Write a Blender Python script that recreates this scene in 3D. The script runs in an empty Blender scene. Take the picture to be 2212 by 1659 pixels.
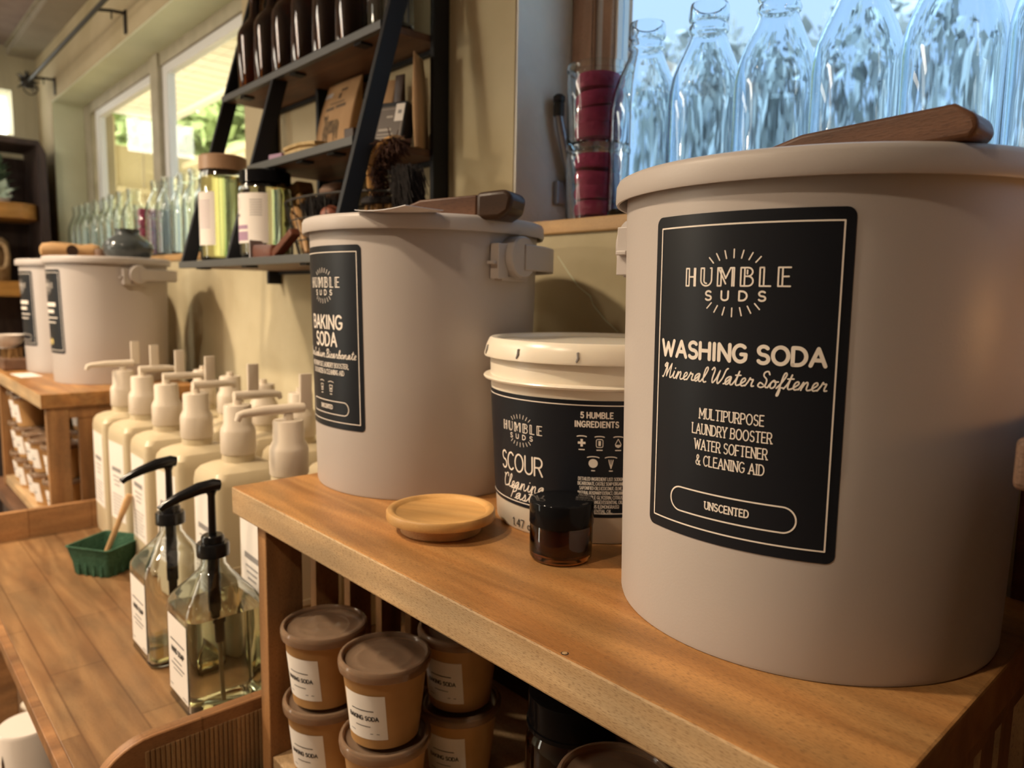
import bpy, bmesh, math, random
from math import sin, cos, pi, radians, hypot, atan2
from mathutils import Vector, Matrix

random.seed(7)
S = bpy.context.scene
COL = S.collection
R = radians

# ------------------------------------------------------------------ camera
FPX = 1584.9
yaw, pit, rol = 0.829792, -0.119331, -0.0174816
fw = Vector((-sin(yaw) * cos(pit), cos(yaw) * cos(pit), sin(pit)))
rt = fw.cross(Vector((0, 0, 1))).normalized()
dn = fw.cross(rt)
r2 = rt * cos(rol) + dn * sin(rol)
d2 = fw.cross(r2)
cam_d = bpy.data.cameras.new('camera')
cam = bpy.data.objects.new('camera', cam_d)
COL.objects.link(cam)
up = -d2
m = Matrix((r2, up, -fw)).transposed().to_4x4()
cam.matrix_world = m
cam_d.sensor_fit = 'HORIZONTAL'
cam_d.sensor_width = 36.0
cam_d.lens = 36.0 * FPX / 2212.0
cam_d.clip_start = 0.02
cam_d.dof.use_dof = True
cam_d.dof.focus_distance = 0.60
cam_d.dof.aperture_fstop = 6.7
S.camera = cam

# ------------------------------------------------------------------ world, exposure
S.view_settings.view_transform = 'Standard'
S.view_settings.look = 'None'
S.view_settings.gamma = 1.0
S.view_settings.use_curve_mapping = False
S.view_settings.exposure = 0.2
S.cycles.max_bounces = 16
S.cycles.transmission_bounces = 14
S.cycles.transparent_max_bounces = 24
S.cycles.sample_clamp_indirect = 4.0
W = bpy.data.worlds.new('world')
S.world = W
W.use_nodes = True
wn = W.node_tree.nodes
wl = W.node_tree.links
wn.clear()
w_out = wn.new('ShaderNodeOutputWorld')
w_bg = wn.new('ShaderNodeBackground')
w_bg.inputs['Strength'].default_value = 4.0
w_tc = wn.new('ShaderNodeTexCoord')
w_rmp = wn.new('ShaderNodeValToRGB')          # bright hazy sky on the street side, clear blue sky behind the house
e_ = w_rmp.color_ramp.elements
e_[0].position = 0.04
e_[0].color = (2.2, 2.05, 1.8, 1)
e_[1].position = 0.60
e_[1].color = (0.245, 0.265, 0.285, 1)
e2 = e_.new(0.20)
e2.color = (1.0, 0.97, 0.9, 1)
e3 = e_.new(0.42)
e3.color = (1.15, 1.12, 1.03, 1)
w_dot = wn.new('ShaderNodeVectorMath')
w_dot.operation = 'DOT_PRODUCT'
w_dot.inputs[1].default_value = (0.55, 0.83, 0.0)
w_ml = wn.new('ShaderNodeMath')
w_ml.operation = 'MULTIPLY_ADD'
w_ml.inputs[1].default_value = 0.5
w_ml.inputs[2].default_value = 0.5
wl.new(w_tc.outputs['Generated'], w_dot.inputs[0])
wl.new(w_dot.outputs['Value'], w_ml.inputs[0])
wl.new(w_ml.outputs[0], w_rmp.inputs[0])
wl.new(w_rmp.outputs[0], w_bg.inputs['Color'])
wl.new(w_bg.outputs[0], w_out.inputs[0])


def light(name, kind, loc, power, color, size=0.05, rot=None, sizey=None):
    d = bpy.data.lights.new(name, kind)
    d.energy = power
    d.color = color
    if kind == 'POINT':
        d.shadow_soft_size = size
    elif kind == 'AREA':
        d.size = size
        if sizey:
            d.shape = 'RECTANGLE'
            d.size_y = sizey
    elif kind == 'SPOT':
        d.shadow_soft_size = size
        d.spot_size = R(122)
        d.spot_blend = 0.5
    elif kind == 'SUN':
        d.angle = size
    o = bpy.data.objects.new(name, d)
    o.location = loc
    if rot:
        o.rotation_euler = rot
    COL.objects.link(o)
    return o


WARM = (1.0, 0.80, 0.57)
light('sun', 'SUN', (0, 0, 6), 7.5, (1.0, 0.95, 0.84), R(2), (R(46), 0, R(58)))
light('ceiling_lamp', 'SPOT', (-1.25, -0.45, 1.16), 95, WARM, 0.05)
light('ceiling_lamp', 'SPOT', (-2.6, -0.45, 1.16), 110, WARM, 0.05)
light('ceiling_lamp', 'SPOT', (-0.55, -0.80, 1.16), 48, WARM, 0.05)  # added fill light for the wall beside the baking soda bucket
light('room_lamp', 'POINT', (-2.4, -1.3, 0.60), 30, WARM, 0.06)
light('ceiling_strip', 'AREA', (-2.55, -1.25, 1.21), 24, (1.0, 0.88, 0.72), 0.34, (0, 0, 0), 1.5)
light('ceiling_strip', 'AREA', (-3.75, -1.0, 1.21), 14, (1.0, 0.88, 0.72), 0.34, (0, 0, 0), 1.5)


# ------------------------------------------------------------------ materials
def mat(name, color=(0.5, 0.5, 0.5), rough=0.5, metal=0.0, spec=0.5, trans=0.0, ior=1.45, emit=None, coat=0.0, sss=0.0):
    m = bpy.data.materials.new(name)
    m.use_nodes = True
    b = m.node_tree.nodes['Principled BSDF']
    b.inputs['Base Color'].default_value = (*color, 1)
    b.inputs['Roughness'].default_value = rough
    b.inputs['Metallic'].default_value = metal
    b.inputs['Specular IOR Level'].default_value = spec
    b.inputs['Transmission Weight'].default_value = trans
    b.inputs['IOR'].default_value = ior
    b.inputs['Coat Weight'].default_value = coat
    if sss:
        b.inputs['Subsurface Weight'].default_value = sss
        b.inputs['Subsurface Radius'].default_value = (0.02, 0.015, 0.01)
    if emit:
        b.inputs['Emission Color'].default_value = (*emit[0], 1)
        b.inputs['Emission Strength'].default_value = emit[1]
    return m


def nn(m, t, **kw):
    n = m.node_tree.nodes.new(t)
    for k, v in kw.items():
        setattr(n, k, v)
    return n


def mottled(name, c1, c2, scale, rough, bump=0.0, bscale=60, detail=6, spec=0.3, stretch=(1, 1, 1), p0=0.3, p1=0.7):
    m = mat(name, c1, rough, spec=spec)
    L = m.node_tree.links
    b = m.node_tree.nodes['Principled BSDF']
    tc = nn(m, 'ShaderNodeTexCoord')
    mp = nn(m, 'ShaderNodeMapping')
    mp.inputs['Scale'].default_value = stretch
    no = nn(m, 'ShaderNodeTexNoise')
    no.inputs['Scale'].default_value = scale
    no.inputs['Detail'].default_value = detail
    rp = nn(m, 'ShaderNodeValToRGB')
    rp.color_ramp.elements[0].color = (*c1, 1)
    rp.color_ramp.elements[1].color = (*c2, 1)
    rp.color_ramp.elements[0].position = p0
    rp.color_ramp.elements[1].position = p1
    L.new(tc.outputs['Object'], mp.inputs[0])
    L.new(mp.outputs[0], no.inputs['Vector'])
    L.new(no.outputs['Fac'], rp.inputs[0])
    L.new(rp.outputs[0], b.inputs['Base Color'])
    if bump:
        n2 = nn(m, 'ShaderNodeTexNoise')
        n2.inputs['Scale'].default_value = bscale
        n2.inputs['Detail'].default_value = 8
        L.new(mp.outputs[0], n2.inputs['Vector'])
        bp = nn(m, 'ShaderNodeBump')
        bp.inputs['Strength'].default_value = bump
        bp.inputs['Distance'].default_value = 0.01
        L.new(n2.outputs['Fac'], bp.inputs['Height'])
        L.new(bp.outputs[0], b.inputs['Normal'])
    return m


def wood(name, c1, c2, cpore, axis=0, rough=0.42, grain=1.0, pore=0.45, spec=0.35, plank=None):
    """grain runs along the chosen local axis; long figure bands, fine dark pores, optional plank pattern"""
    m = mat(name, c1, rough, spec=spec)
    L = m.node_tree.links
    b = m.node_tree.nodes['Principled BSDF']
    tc = nn(m, 'ShaderNodeTexCoord')

    def mapped(along, across):
        mp = nn(m, 'ShaderNodeMapping')
        s = [across] * 3
        s[axis] = along
        mp.inputs['Scale'].default_value = s
        L.new(tc.outputs['Object'], mp.inputs[0])
        return mp
    mp = mapped(1.6 * grain, 14 * grain)
    n1 = nn(m, 'ShaderNodeTexNoise')
    n1.inputs['Scale'].default_value = 1.6
    n1.inputs['Detail'].default_value = 5
    n1.inputs['Distortion'].default_value = 1.4
    L.new(mp.outputs[0], n1.inputs['Vector'])
    rp = nn(m, 'ShaderNodeValToRGB')
    rp.color_ramp.elements[0].color = (*c1, 1)
    rp.color_ramp.elements[1].color = (*c2, 1)
    rp.color_ramp.elements[0].position = 0.33
    rp.color_ramp.elements[1].position = 0.68
    L.new(n1.outputs['Fac'], rp.inputs[0])
    mp2 = mapped(210 * grain, 1500 * grain)
    n2 = nn(m, 'ShaderNodeTexNoise')
    n2.inputs['Scale'].default_value = 1.0
    n2.inputs['Detail'].default_value = 2
    L.new(mp2.outputs[0], n2.inputs['Vector'])
    r2_ = nn(m, 'ShaderNodeValToRGB')
    r2_.color_ramp.elements[0].position = 0.52
    r2_.color_ramp.elements[0].color = (0, 0, 0, 1)
    r2_.color_ramp.elements[1].position = 0.64
    r2_.color_ramp.elements[1].color = (pore, pore, pore, 1)
    L.new(n2.outputs['Fac'], r2_.inputs[0])
    mx = nn(m, 'ShaderNodeMix', data_type='RGBA')
    mx.inputs[7].default_value = (*cpore, 1)
    L.new(r2_.outputs[0], mx.inputs[0])
    L.new(rp.outputs[0], mx.inputs[6])
    # slow tint patches
    mp3 = mapped(7.0 * grain, 26 * grain)
    n3 = nn(m, 'ShaderNodeTexNoise')
    n3.inputs['Scale'].default_value = 1.0
    n3.inputs['Detail'].default_value = 3
    L.new(mp3.outputs[0], n3.inputs['Vector'])
    r3 = nn(m, 'ShaderNodeValToRGB')
    r3.color_ramp.elements[0].position = 0.35
    r3.color_ramp.elements[0].color = (0.60, 0.62, 0.66, 1)
    r3.color_ramp.elements[1].position = 0.65
    r3.color_ramp.elements[1].color = (1.1, 1.04, 0.98, 1)
    L.new(n3.outputs['Fac'], r3.inputs[0])
    ml = nn(m, 'ShaderNodeMix', data_type='RGBA', blend_type='MULTIPLY')
    ml.inputs[0].default_value = 0.7
    L.new(mx.outputs[2], ml.inputs[6])
    L.new(r3.outputs[0], ml.inputs[7])
    out = ml.outputs[2]
    if plank:
        br = nn(m, 'ShaderNodeTexBrick')
        br.inputs['Scale'].default_value = plank[0]
        br.inputs['Mortar Size'].default_value = 0.0015
        br.inputs['Brick Width'].default_value = plank[1]
        br.inputs['Row Height'].default_value = plank[2]
        br.inputs['Color1'].default_value = (0.74, 0.68, 0.62, 1)
        br.inputs['Color2'].default_value = (1.15, 1.1, 1.02, 1)
        br.inputs['Mortar'].default_value = (0.66, 0.58, 0.5, 1)
        mpb = nn(m, 'ShaderNodeMapping')
        mpb.inputs['Rotation'].default_value = (0, 0, plank[3])
        L.new(tc.outputs['Object'], mpb.inputs[0])
        L.new(mpb.outputs[0], br.inputs['Vector'])
        m2 = nn(m, 'ShaderNodeMix', data_type='RGBA', blend_type='MULTIPLY')
        m2.inputs[0].default_value = 0.85
        L.new(out, m2.inputs[6])
        L.new(br.outputs['Color'], m2.inputs[7])
        out = m2.outputs[2]
    L.new(out, b.inputs['Base Color'])
    bp = nn(m, 'ShaderNodeBump')
    bp.inputs['Strength'].default_value = 0.12
    bp.inputs['Distance'].default_value = 0.002
    L.new(n2.outputs['Fac'], bp.inputs['Height'])
    L.new(bp.outputs[0], b.inputs['Normal'])
    return m


def glass(name, color=(1, 1, 1), rough=0.0, ior=1.45):
    m = bpy.data.materials.new(name)
    m.use_nodes = True
    n = m.node_tree.nodes
    n.clear()
    o = n.new('ShaderNodeOutputMaterial')
    g = n.new('ShaderNodeBsdfGlass')
    g.inputs['Color'].default_value = (*color, 1)
    g.inputs['Roughness'].default_value = rough
    g.inputs['IOR'].default_value = ior
    m.node_tree.links.new(g.outputs[0], o.inputs[0])
    return m


def tinted_glass(name, color, ior=1.48):
    return mat(name, color, 0.02, spec=0.5, trans=1.0, ior=ior)


def pane(name, tint):
    m = bpy.data.materials.new(name)
    m.use_nodes = True
    n = m.node_tree.nodes
    L = m.node_tree.links
    n.clear()
    o = n.new('ShaderNodeOutputMaterial')
    t = n.new('ShaderNodeBsdfTransparent')
    t.inputs[0].default_value = (*tint, 1)
    g = n.new('ShaderNodeBsdfGlossy')
    g.inputs['Roughness'].default_value = 0.02
    f = n.new('ShaderNodeFresnel')
    f.inputs[0].default_value = 1.3
    x = n.new('ShaderNodeMixShader')
    ge = n.new('ShaderNodeNewGeometry')
    iv = n.new('ShaderNodeMath')
    iv.operation = 'SUBTRACT'
    iv.inputs[0].default_value = 1.0
    ml = n.new('ShaderNodeMath')
    ml.operation = 'MULTIPLY'
    L.new(ge.outputs['Backfacing'], iv.inputs[1])
    L.new(iv.outputs[0], ml.inputs[0])
    L.new(f.outputs[0], ml.inputs[1])
    L.new(ml.outputs[0], x.inputs[0])
    L.new(t.outputs[0], x.inputs[1])
    L.new(g.outputs[0], x.inputs[2])
    L.new(x.outputs[0], o.inputs[0])
    return m


M = {}
M['plaster'] = mottled('plaster', (0.43, 0.36, 0.215), (0.60, 0.525, 0.355), 3.2, 0.8, 0.35, 14)
M['reveal'] = mottled('reveal_plaster', (0.72, 0.70, 0.64), (0.82, 0.80, 0.75), 6, 0.85, 0.5, 30)
M['reveal_foliage_light'] = mottled('foliage_lit_plaster', (0.64, 0.68, 0.50), (0.74, 0.78, 0.60), 5, 0.8, 0.3, 20)  # green light off the foliage put into the reveal plaster's colour
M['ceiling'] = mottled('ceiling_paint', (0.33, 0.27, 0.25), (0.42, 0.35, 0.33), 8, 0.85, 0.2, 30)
M['soffit_in'] = mottled('dim_lit_soffit_paint', (0.36, 0.33, 0.27), (0.44, 0.41, 0.34), 6, 0.85, 0.2, 25)  # greyed tone puts dim, bluish light into the soffit paint
M['endwall'] = mottled('end_wall_paint', (0.50, 0.48, 0.36), (0.64, 0.62, 0.48), 4, 0.8, 0.25, 12, stretch=(1, 3, 0.6))
M['roomwall'] = mat('room_wall_paint', (0.46, 0.40, 0.30), 0.8)
M['floor'] = wood('floor_boards', (0.20, 0.12, 0.07), (0.30, 0.19, 0.11), (0.10, 0.06, 0.03), 0, plank=(2.0, 1.2, 0.2, 0))
M['sill'] = wood('sill_pine', (0.50, 0.30, 0.13), (0.62, 0.40, 0.19), (0.40, 0.22, 0.08), 0)
M['winwood'] = wood('window_wood', (0.58, 0.36, 0.24), (0.74, 0.50, 0.35), (0.36, 0.2, 0.12), 2, 0.55)
M['winpaint'] = mottled('window_paint', (0.36, 0.33, 0.24), (0.48, 0.45, 0.35), 12, 0.6)
M['winwhite'] = mat('window_vinyl_white', (0.80, 0.82, 0.84), 0.4)
M['pane_clear'] = pane('window_pane', (0.97, 0.98, 0.96))
M['pane_blue'] = pane('tinted_window_pane', (0.70, 0.83, 0.96))
M['mango'] = wood('mango_wood', (0.31, 0.138, 0.043), (0.49, 0.255, 0.090), (0.16, 0.075, 0.028), 0, 0.38, 1.0, 0.6)
M['mango_edge'] = wood('mango_wood_pale_edge', (0.42, 0.275, 0.14), (0.58, 0.415, 0.235), (0.17, 0.09, 0.04), 0, 0.55, 1.0, 0.55)
M['mango_v'] = wood('mango_wood_upright', (0.24, 0.115, 0.045), (0.40, 0.21, 0.085), (0.10, 0.045, 0.02), 2, 0.45)
M['acacia'] = wood('acacia_parquet', (0.165, 0.088, 0.040), (0.285, 0.172, 0.082), (0.16, 0.08, 0.03), 0, 0.4, 0.9, 0.4, plank=(1.0, 0.42, 0.078, 0.0))
M['acacia_rail'] = wood('acacia_rail', (0.27, 0.135, 0.06), (0.40, 0.22, 0.10), (0.13, 0.06, 0.03), 1, 0.42, plank=(1.0, 0.14, 0.3, R(90)))
M['fluted'] = wood('fluted_board', (0.33, 0.20, 0.09), (0.50, 0.33, 0.16), (0.18, 0.09, 0.04), 2, 0.5)
M['walnut'] = wood('walnut', (0.105, 0.048, 0.027), (0.185, 0.092, 0.052), (0.05, 0.02, 0.01), 0, 0.45)
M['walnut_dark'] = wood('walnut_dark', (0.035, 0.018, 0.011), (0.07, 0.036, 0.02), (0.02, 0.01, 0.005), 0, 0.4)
M['rustic'] = wood('rustic_pine', (0.14, 0.075, 0.045), (0.26, 0.155, 0.10), (0.07, 0.035, 0.02), 0, 0.6, 0.8, 0.8)
M['bamboo'] = wood('bamboo', (0.52, 0.285, 0.095), (0.64, 0.38, 0.145), (0.36, 0.17, 0.05), 0, 0.4, 1.2, 0.25)
M['beech'] = wood('beech', (0.52, 0.30, 0.13), (0.64, 0.40, 0.19), (0.38, 0.2, 0.08), 0, 0.45)
M['dark_shelf'] = wood('dark_shelf_wood', (0.12, 0.06, 0.035), (0.20, 0.105, 0.06), (0.05, 0.025, 0.015), 0, 0.5)
M['lamplit_shelf'] = wood('lamplit_shelf_wood', (0.46, 0.22, 0.05), (0.60, 0.32, 0.09), (0.3, 0.14, 0.03), 1, 0.4)  # orange lamplight put into the shelf wood's colour
M['dark_cabinet'] = wood('dark_cabinet', (0.05, 0.037, 0.034), (0.085, 0.06, 0.055), (0.02, 0.015, 0.01), 2, 0.5)
M['steel_black'] = mat('black_powder_coat', (0.020, 0.022, 0.026), 0.55, spec=0.25)
M['rail'] = mat('lit_flat_steel', (0.075, 0.078, 0.078), 0.45, 0.1)  # lighter than the frame steel: light on the rails put into the colour
M['bucket'] = mottled('taupe_plastic', (0.445, 0.395, 0.365), (0.465, 0.415, 0.385), 3, 0.42, 0.03, 500, spec=0.4)
M['label_black'] = mat('matte_black_label', (0.010, 0.011, 0.015), 0.38, spec=0.25)
M['print'] = mat('cream_print', (0.78, 0.70, 0.62), 0.5)
M['yellow'] = mat('yellow_print', (0.78, 0.60, 0.22), 0.5)
M['tub'] = mat('cream_white_plastic', (0.74, 0.66, 0.54), 0.28, spec=0.5, sss=0.15)
M['black_print'] = mat('black_print', (0.03, 0.03, 0.03), 0.5)
M['gloss_black'] = mat('gloss_black_plastic', (0.006, 0.006, 0.007), 0.09, spec=0.12)
M['pump_black'] = mat('black_pump_plastic', (0.008, 0.008, 0.009), 0.2)
M['amber'] = tinted_glass('amber_glass', (0.15, 0.042, 0.005))
M['amber_dark'] = tinted_glass('dark_amber_glass', (0.17, 0.06, 0.012))
M['amber_jar'] = tinted_glass('brown_jar_glass', (0.34, 0.13, 0.032))
M['cream_inside'] = mat('dark_balm', (0.22, 0.10, 0.045), 0.5)
M['glass'] = glass('clear_glass', (0.96, 0.985, 0.985), 0.0, 1.45)
M['glass_blue'] = glass('bottle_glass', (0.94, 0.975, 1.0), 0.0, 1.45)
M['soap'] = glass('pale_yellow_soap', (0.985, 0.965, 0.84), 0.0, 1.34)
M['oil'] = glass('yellow_soap', (0.985, 0.955, 0.70), 0.0, 1.34)
M['kraft_cup'] = mottled('kraft_cup', (0.40, 0.215, 0.08), (0.46, 0.255, 0.10), 30, 0.5)
M['kraft'] = mottled('kraft_paper', (0.46, 0.28, 0.14), (0.54, 0.34, 0.18), 20, 0.75)
M['clear_lid'] = mat('clear_plastic_lid', (0.50, 0.34, 0.225), 0.11, trans=0.70, ior=1.3)
M['paper'] = mat('white_paper', (0.76, 0.70, 0.64), 0.7)
M['paper_grey'] = mat('grey_sticker', (0.62, 0.60, 0.62), 0.6)
M['grey_print'] = mat('grey_print', (0.25, 0.23, 0.22), 0.6)
M['purple'] = mat('mauve_print', (0.36, 0.22, 0.32), 0.6)
M['jug'] = mat('translucent_jug', (0.52, 0.43, 0.285), 0.34, spec=0.4, trans=0.0, sss=0.1)
M['pump_white'] = mat('white_pump_plastic', (0.66, 0.57, 0.465), 0.32)
M['pulp'] = mottled('green_moulded_pulp', (0.030, 0.085, 0.048), (0.05, 0.12, 0.07), 60, 0.9, 0.5, 200)
M['cork_tan'] = mat('tan_lid', (0.44, 0.27, 0.16), 0.4)
M['pink'] = mottled('raspberry_cloth', (0.33, 0.022, 0.085), (0.46, 0.05, 0.13), 30, 0.85, 0.4, 90)
M['clay'] = mat('grey_blue_glaze', (0.06, 0.068, 0.07), 0.14)
M['straw'] = mottled('straw', (0.34, 0.22, 0.11), (0.56, 0.40, 0.23), 60, 0.8, 0.6, 120)
M['leaf'] = mottled('succulent_leaf', (0.10, 0.17, 0.11), (0.22, 0.32, 0.20), 20, 0.5)
M['leaf_pale'] = mat('pale_leaf', (0.42, 0.54, 0.44), 0.5)
M['porcelain'] = mat('white_porcelain', (0.70, 0.62, 0.55), 0.3)
M['bristle_dark'] = mottled('dark_bristle', (0.008, 0.007, 0.008), (0.03, 0.024, 0.022), 200, 0.8)
M['bristle_brown'] = mottled('brown_bristle', (0.05, 0.022, 0.014), (0.10, 0.045, 0.03), 200, 0.8)
M['bristle_tan'] = mottled('tan_bristle', (0.24, 0.13, 0.05), (0.42, 0.25, 0.10), 150, 0.85)
M['redwood'] = wood('red_brown_wood', (0.13, 0.04, 0.022), (0.21, 0.075, 0.04), (0.06, 0.02, 0.01), 0, 0.4)
M['sponge'] = mottled('straw_cloth', (0.50, 0.36, 0.17), (0.66, 0.50, 0.27), 80, 0.9, 0.5, 150)
M['chalk_grey'] = mat('taupe_label', (0.13, 0.105, 0.09), 0.6)
M['copper'] = mat('brown_ball', (0.22, 0.07, 0.04), 0.45)
M['metal'] = mat('grey_metal', (0.35, 0.34, 0.35), 0.35, metal=0.8)
M['iron'] = mat('black_iron', (0.03, 0.028, 0.025), 0.5)
M['sage'] = mottled('grey_panel', (0.14, 0.13, 0.12), (0.20, 0.18, 0.17), 6, 0.7)
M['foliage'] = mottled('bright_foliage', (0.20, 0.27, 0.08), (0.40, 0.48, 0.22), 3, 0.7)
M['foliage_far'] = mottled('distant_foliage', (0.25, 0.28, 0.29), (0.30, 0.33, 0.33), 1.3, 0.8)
M['soffit'] = mat('cream_soffit', (0.66, 0.60, 0.44), 0.7)
M['siding'] = mottled('tan_siding', (0.50, 0.42, 0.25), (0.56, 0.48, 0.30), 2, 0.8)
M['bounce_ground'] = mottled('pale_bounce_ground', (0.46, 0.43, 0.33), (0.56, 0.53, 0.42), 4, 0.9)  # ground made pale to bounce light up to the porch soffit
M['bulb'] = mat('warm_bulb', (1, 0.7, 0.4), 0.4, emit=((1.0, 0.55, 0.22), 8))


# ------------------------------------------------------------------ mesh helpers
class MB:
    def __init__(s):
        s.v = []
        s.f = []
        s.mi = []

    def add(s, vs, fs, mi=0):
        o = len(s.v)
        s.v += [tuple(p) for p in vs]
        s.f += [tuple(i + o for i in f) for f in fs]
        s.mi += [mi] * len(fs)
        return s

    def box(s, x0, x1, y0, y1, z0, z1, mi=0, M_=None):
        vs = [(x, y, z) for z in (z0, z1) for y in (y0, y1) for x in (x0, x1)]
        if M_ is not None:
            vs = [tuple(M_ @ Vector(p)) for p in vs]
        return s.add(vs, [(0, 2, 3, 1), (4, 5, 7, 6), (0, 1, 5, 4), (2, 6, 7, 3), (0, 4, 6, 2), (1, 3, 7, 5)], mi)

    def loft(s, rings, cap0=True, cap1=True, mi=0, closed=True):
        n = len(rings[0])
        vs = [p for r in rings for p in r]
        fs = []
        for k in range(len(rings) - 1):
            for i in range(n if closed else n - 1):
                j = (i + 1) % n
                fs.append((k * n + i, k * n + j, (k + 1) * n + j, (k + 1) * n + i))
        if cap0:
            fs.append(tuple(range(n - 1, -1, -1)))
        if cap1:
            fs.append(tuple((len(rings) - 1) * n + i for i in range(n)))
        return s.add(vs, fs, mi)

    def lathe(s, prof, n=48, c=(0, 0), mi=0, cap0=True, cap1=True):
        rings = [[(c[0] + max(r, 1e-5) * cos(2 * pi * i / n), c[1] + max(r, 1e-5) * sin(2 * pi * i / n), z) for i in range(n)] for r, z in prof]
        return s.loft(rings, cap0, cap1, mi)

    def tube(s, pts, rad, n=8, mi=0, closed=False):
        pts = [Vector(p) for p in pts]
        N = len(pts)
        rs = rad if isinstance(rad, (list, tuple)) else [rad] * N
        rings = []
        prev = None
        for k, p in enumerate(pts):
            if closed:
                t = pts[(k + 1) % N] - pts[k - 1]
            else:
                t = pts[min(k + 1, N - 1)] - pts[max(k - 1, 0)]
            t.normalize()
            if prev is None:
                a = Vector((0, 0, 1)) if abs(t.z) < 0.9 else Vector((1, 0, 0))
                u = t.cross(a).normalized()
            else:
                u = (prev - t * prev.dot(t)).normalized()
            prev = u
            w = t.cross(u)
            rings.append([tuple(p + (u * cos(2 * pi * i / n) + w * sin(2 * pi * i / n)) * rs[k]) for i in range(n)])
        if closed:
            rings.append(rings[0])
            return s.loft(rings, False, False, mi)
        return s.loft(rings, True, True, mi)

    def prism(s, poly, axis, a, b, mi=0):
        """poly of 2-D points extruded along axis (0,1,2) from a to b"""
        def P(u, v, w):
            return ((w, u, v), (u, w, v), (u, v, w))[axis]
        n = len(poly)
        vs = [P(u, v, a) for u, v in poly] + [P(u, v, b) for u, v in poly]
        fs = [tuple(range(n - 1, -1, -1)), tuple(range(n, 2 * n))]
        fs += [(i, (i + 1) % n, n + (i + 1) % n, n + i) for i in range(n)]
        return s.add(vs, fs, mi)

    def sphere(s, c, r, nu=12, nv=8, sc=(1, 1, 1), mi=0):
        rings = []
        for k in range(nv + 1):
            t = -pi / 2 + pi * k / nv
            rr = max(cos(t), 1e-4) * r
            rings.append([(c[0] + rr * cos(2 * pi * i / nu) * sc[0], c[1] + rr * sin(2 * pi * i / nu) * sc[1], c[2] + r * sin(t) * sc[2]) for i in range(nu)])
        return s.loft(rings, True, True, mi)


def make(name, mb, mats, parent=None, loc=(0, 0, 0), rot=(0, 0, 0), smooth=35, bevel=0.0, bseg=2, recalc=True):
    me = bpy.data.meshes.new(name)
    me.from_pydata(mb.v, [], mb.f)
    if not isinstance(mats, (list, tuple)):
        mats = [mats]
    for x in mats:
        me.materials.append(x)
    if len(mats) > 1:
        me.polygons.foreach_set('material_index', mb.mi)
    if recalc:
        bm = bmesh.new()
        bm.from_mesh(me)
        bmesh.ops.remove_doubles(bm, verts=bm.verts, dist=2e-6)
        bmesh.ops.recalc_face_normals(bm, faces=bm.faces)
        bm.to_mesh(me)
        bm.free()
    if smooth:
        me.polygons.foreach_set('use_smooth', [True] * len(me.polygons))
        me.set_sharp_from_angle(angle=R(smooth))
    me.update()
    o = bpy.data.objects.new(name, me)
    o.location = loc
    o.rotation_euler = rot
    COL.objects.link(o)
    if parent:
        o.parent = parent
    if bevel:
        b = o.modifiers.new('bevel', 'BEVEL')
        b.width = bevel
        b.segments = bseg
        b.limit_method = 'ANGLE'
        b.angle_limit = R(40)
    return o


def tag(o, label, cat, group=None, kind=None):
    o['label'] = label
    o['category'] = cat
    if group:
        o['group'] = group
    if kind:
        o['kind'] = kind
    return o


def thing(name, label, cat, loc=(0, 0, 0), rz=0.0, group=None):
    o = bpy.data.objects.new(name, None)
    COL.objects.link(o)
    o.location = loc
    o.rotation_euler = (0, 0, rz)
    o.empty_display_size = 0.05
    return tag(o, label, cat, group)


def struct(name, mb, m, **kw):
    o = make(name, mb, m, **kw)
    if not kw.get('parent'):
        o['kind'] = 'structure'
    return o


def dup(root, loc, rz=None, label=None):
    r = root.copy()
    COL.objects.link(r)
    r.location = loc
    if rz is not None:
        r.rotation_euler = (root.rotation_euler[0], root.rotation_euler[1], rz)
    if label:
        r['label'] = label
    for ch in list(root.children):
        c = ch.copy()
        COL.objects.link(c)
        c.parent = r
        for g in list(ch.children):
            d = g.copy()
            COL.objects.link(d)
            d.parent = c
    return r


def rrect(w, d, r, n=5, sup=None):
    """rounded rectangle outline centred on 0"""
    pts = []
    for cx, cy, a0 in ((w / 2 - r, d / 2 - r, 0), (-w / 2 + r, d / 2 - r, 90), (-w / 2 + r, -d / 2 + r, 180), (w / 2 - r, -d / 2 + r, 270)):
        for k in range(n + 1):
            a = R(a0 + 90 * k / n)
            pts.append((cx + r * cos(a), cy + r * sin(a)))
    return pts


ORD = ['first', 'second', 'third', 'fourth', 'fifth', 'sixth', 'seventh', 'eighth', 'ninth', 'tenth', 'eleventh', 'twelfth']

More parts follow.
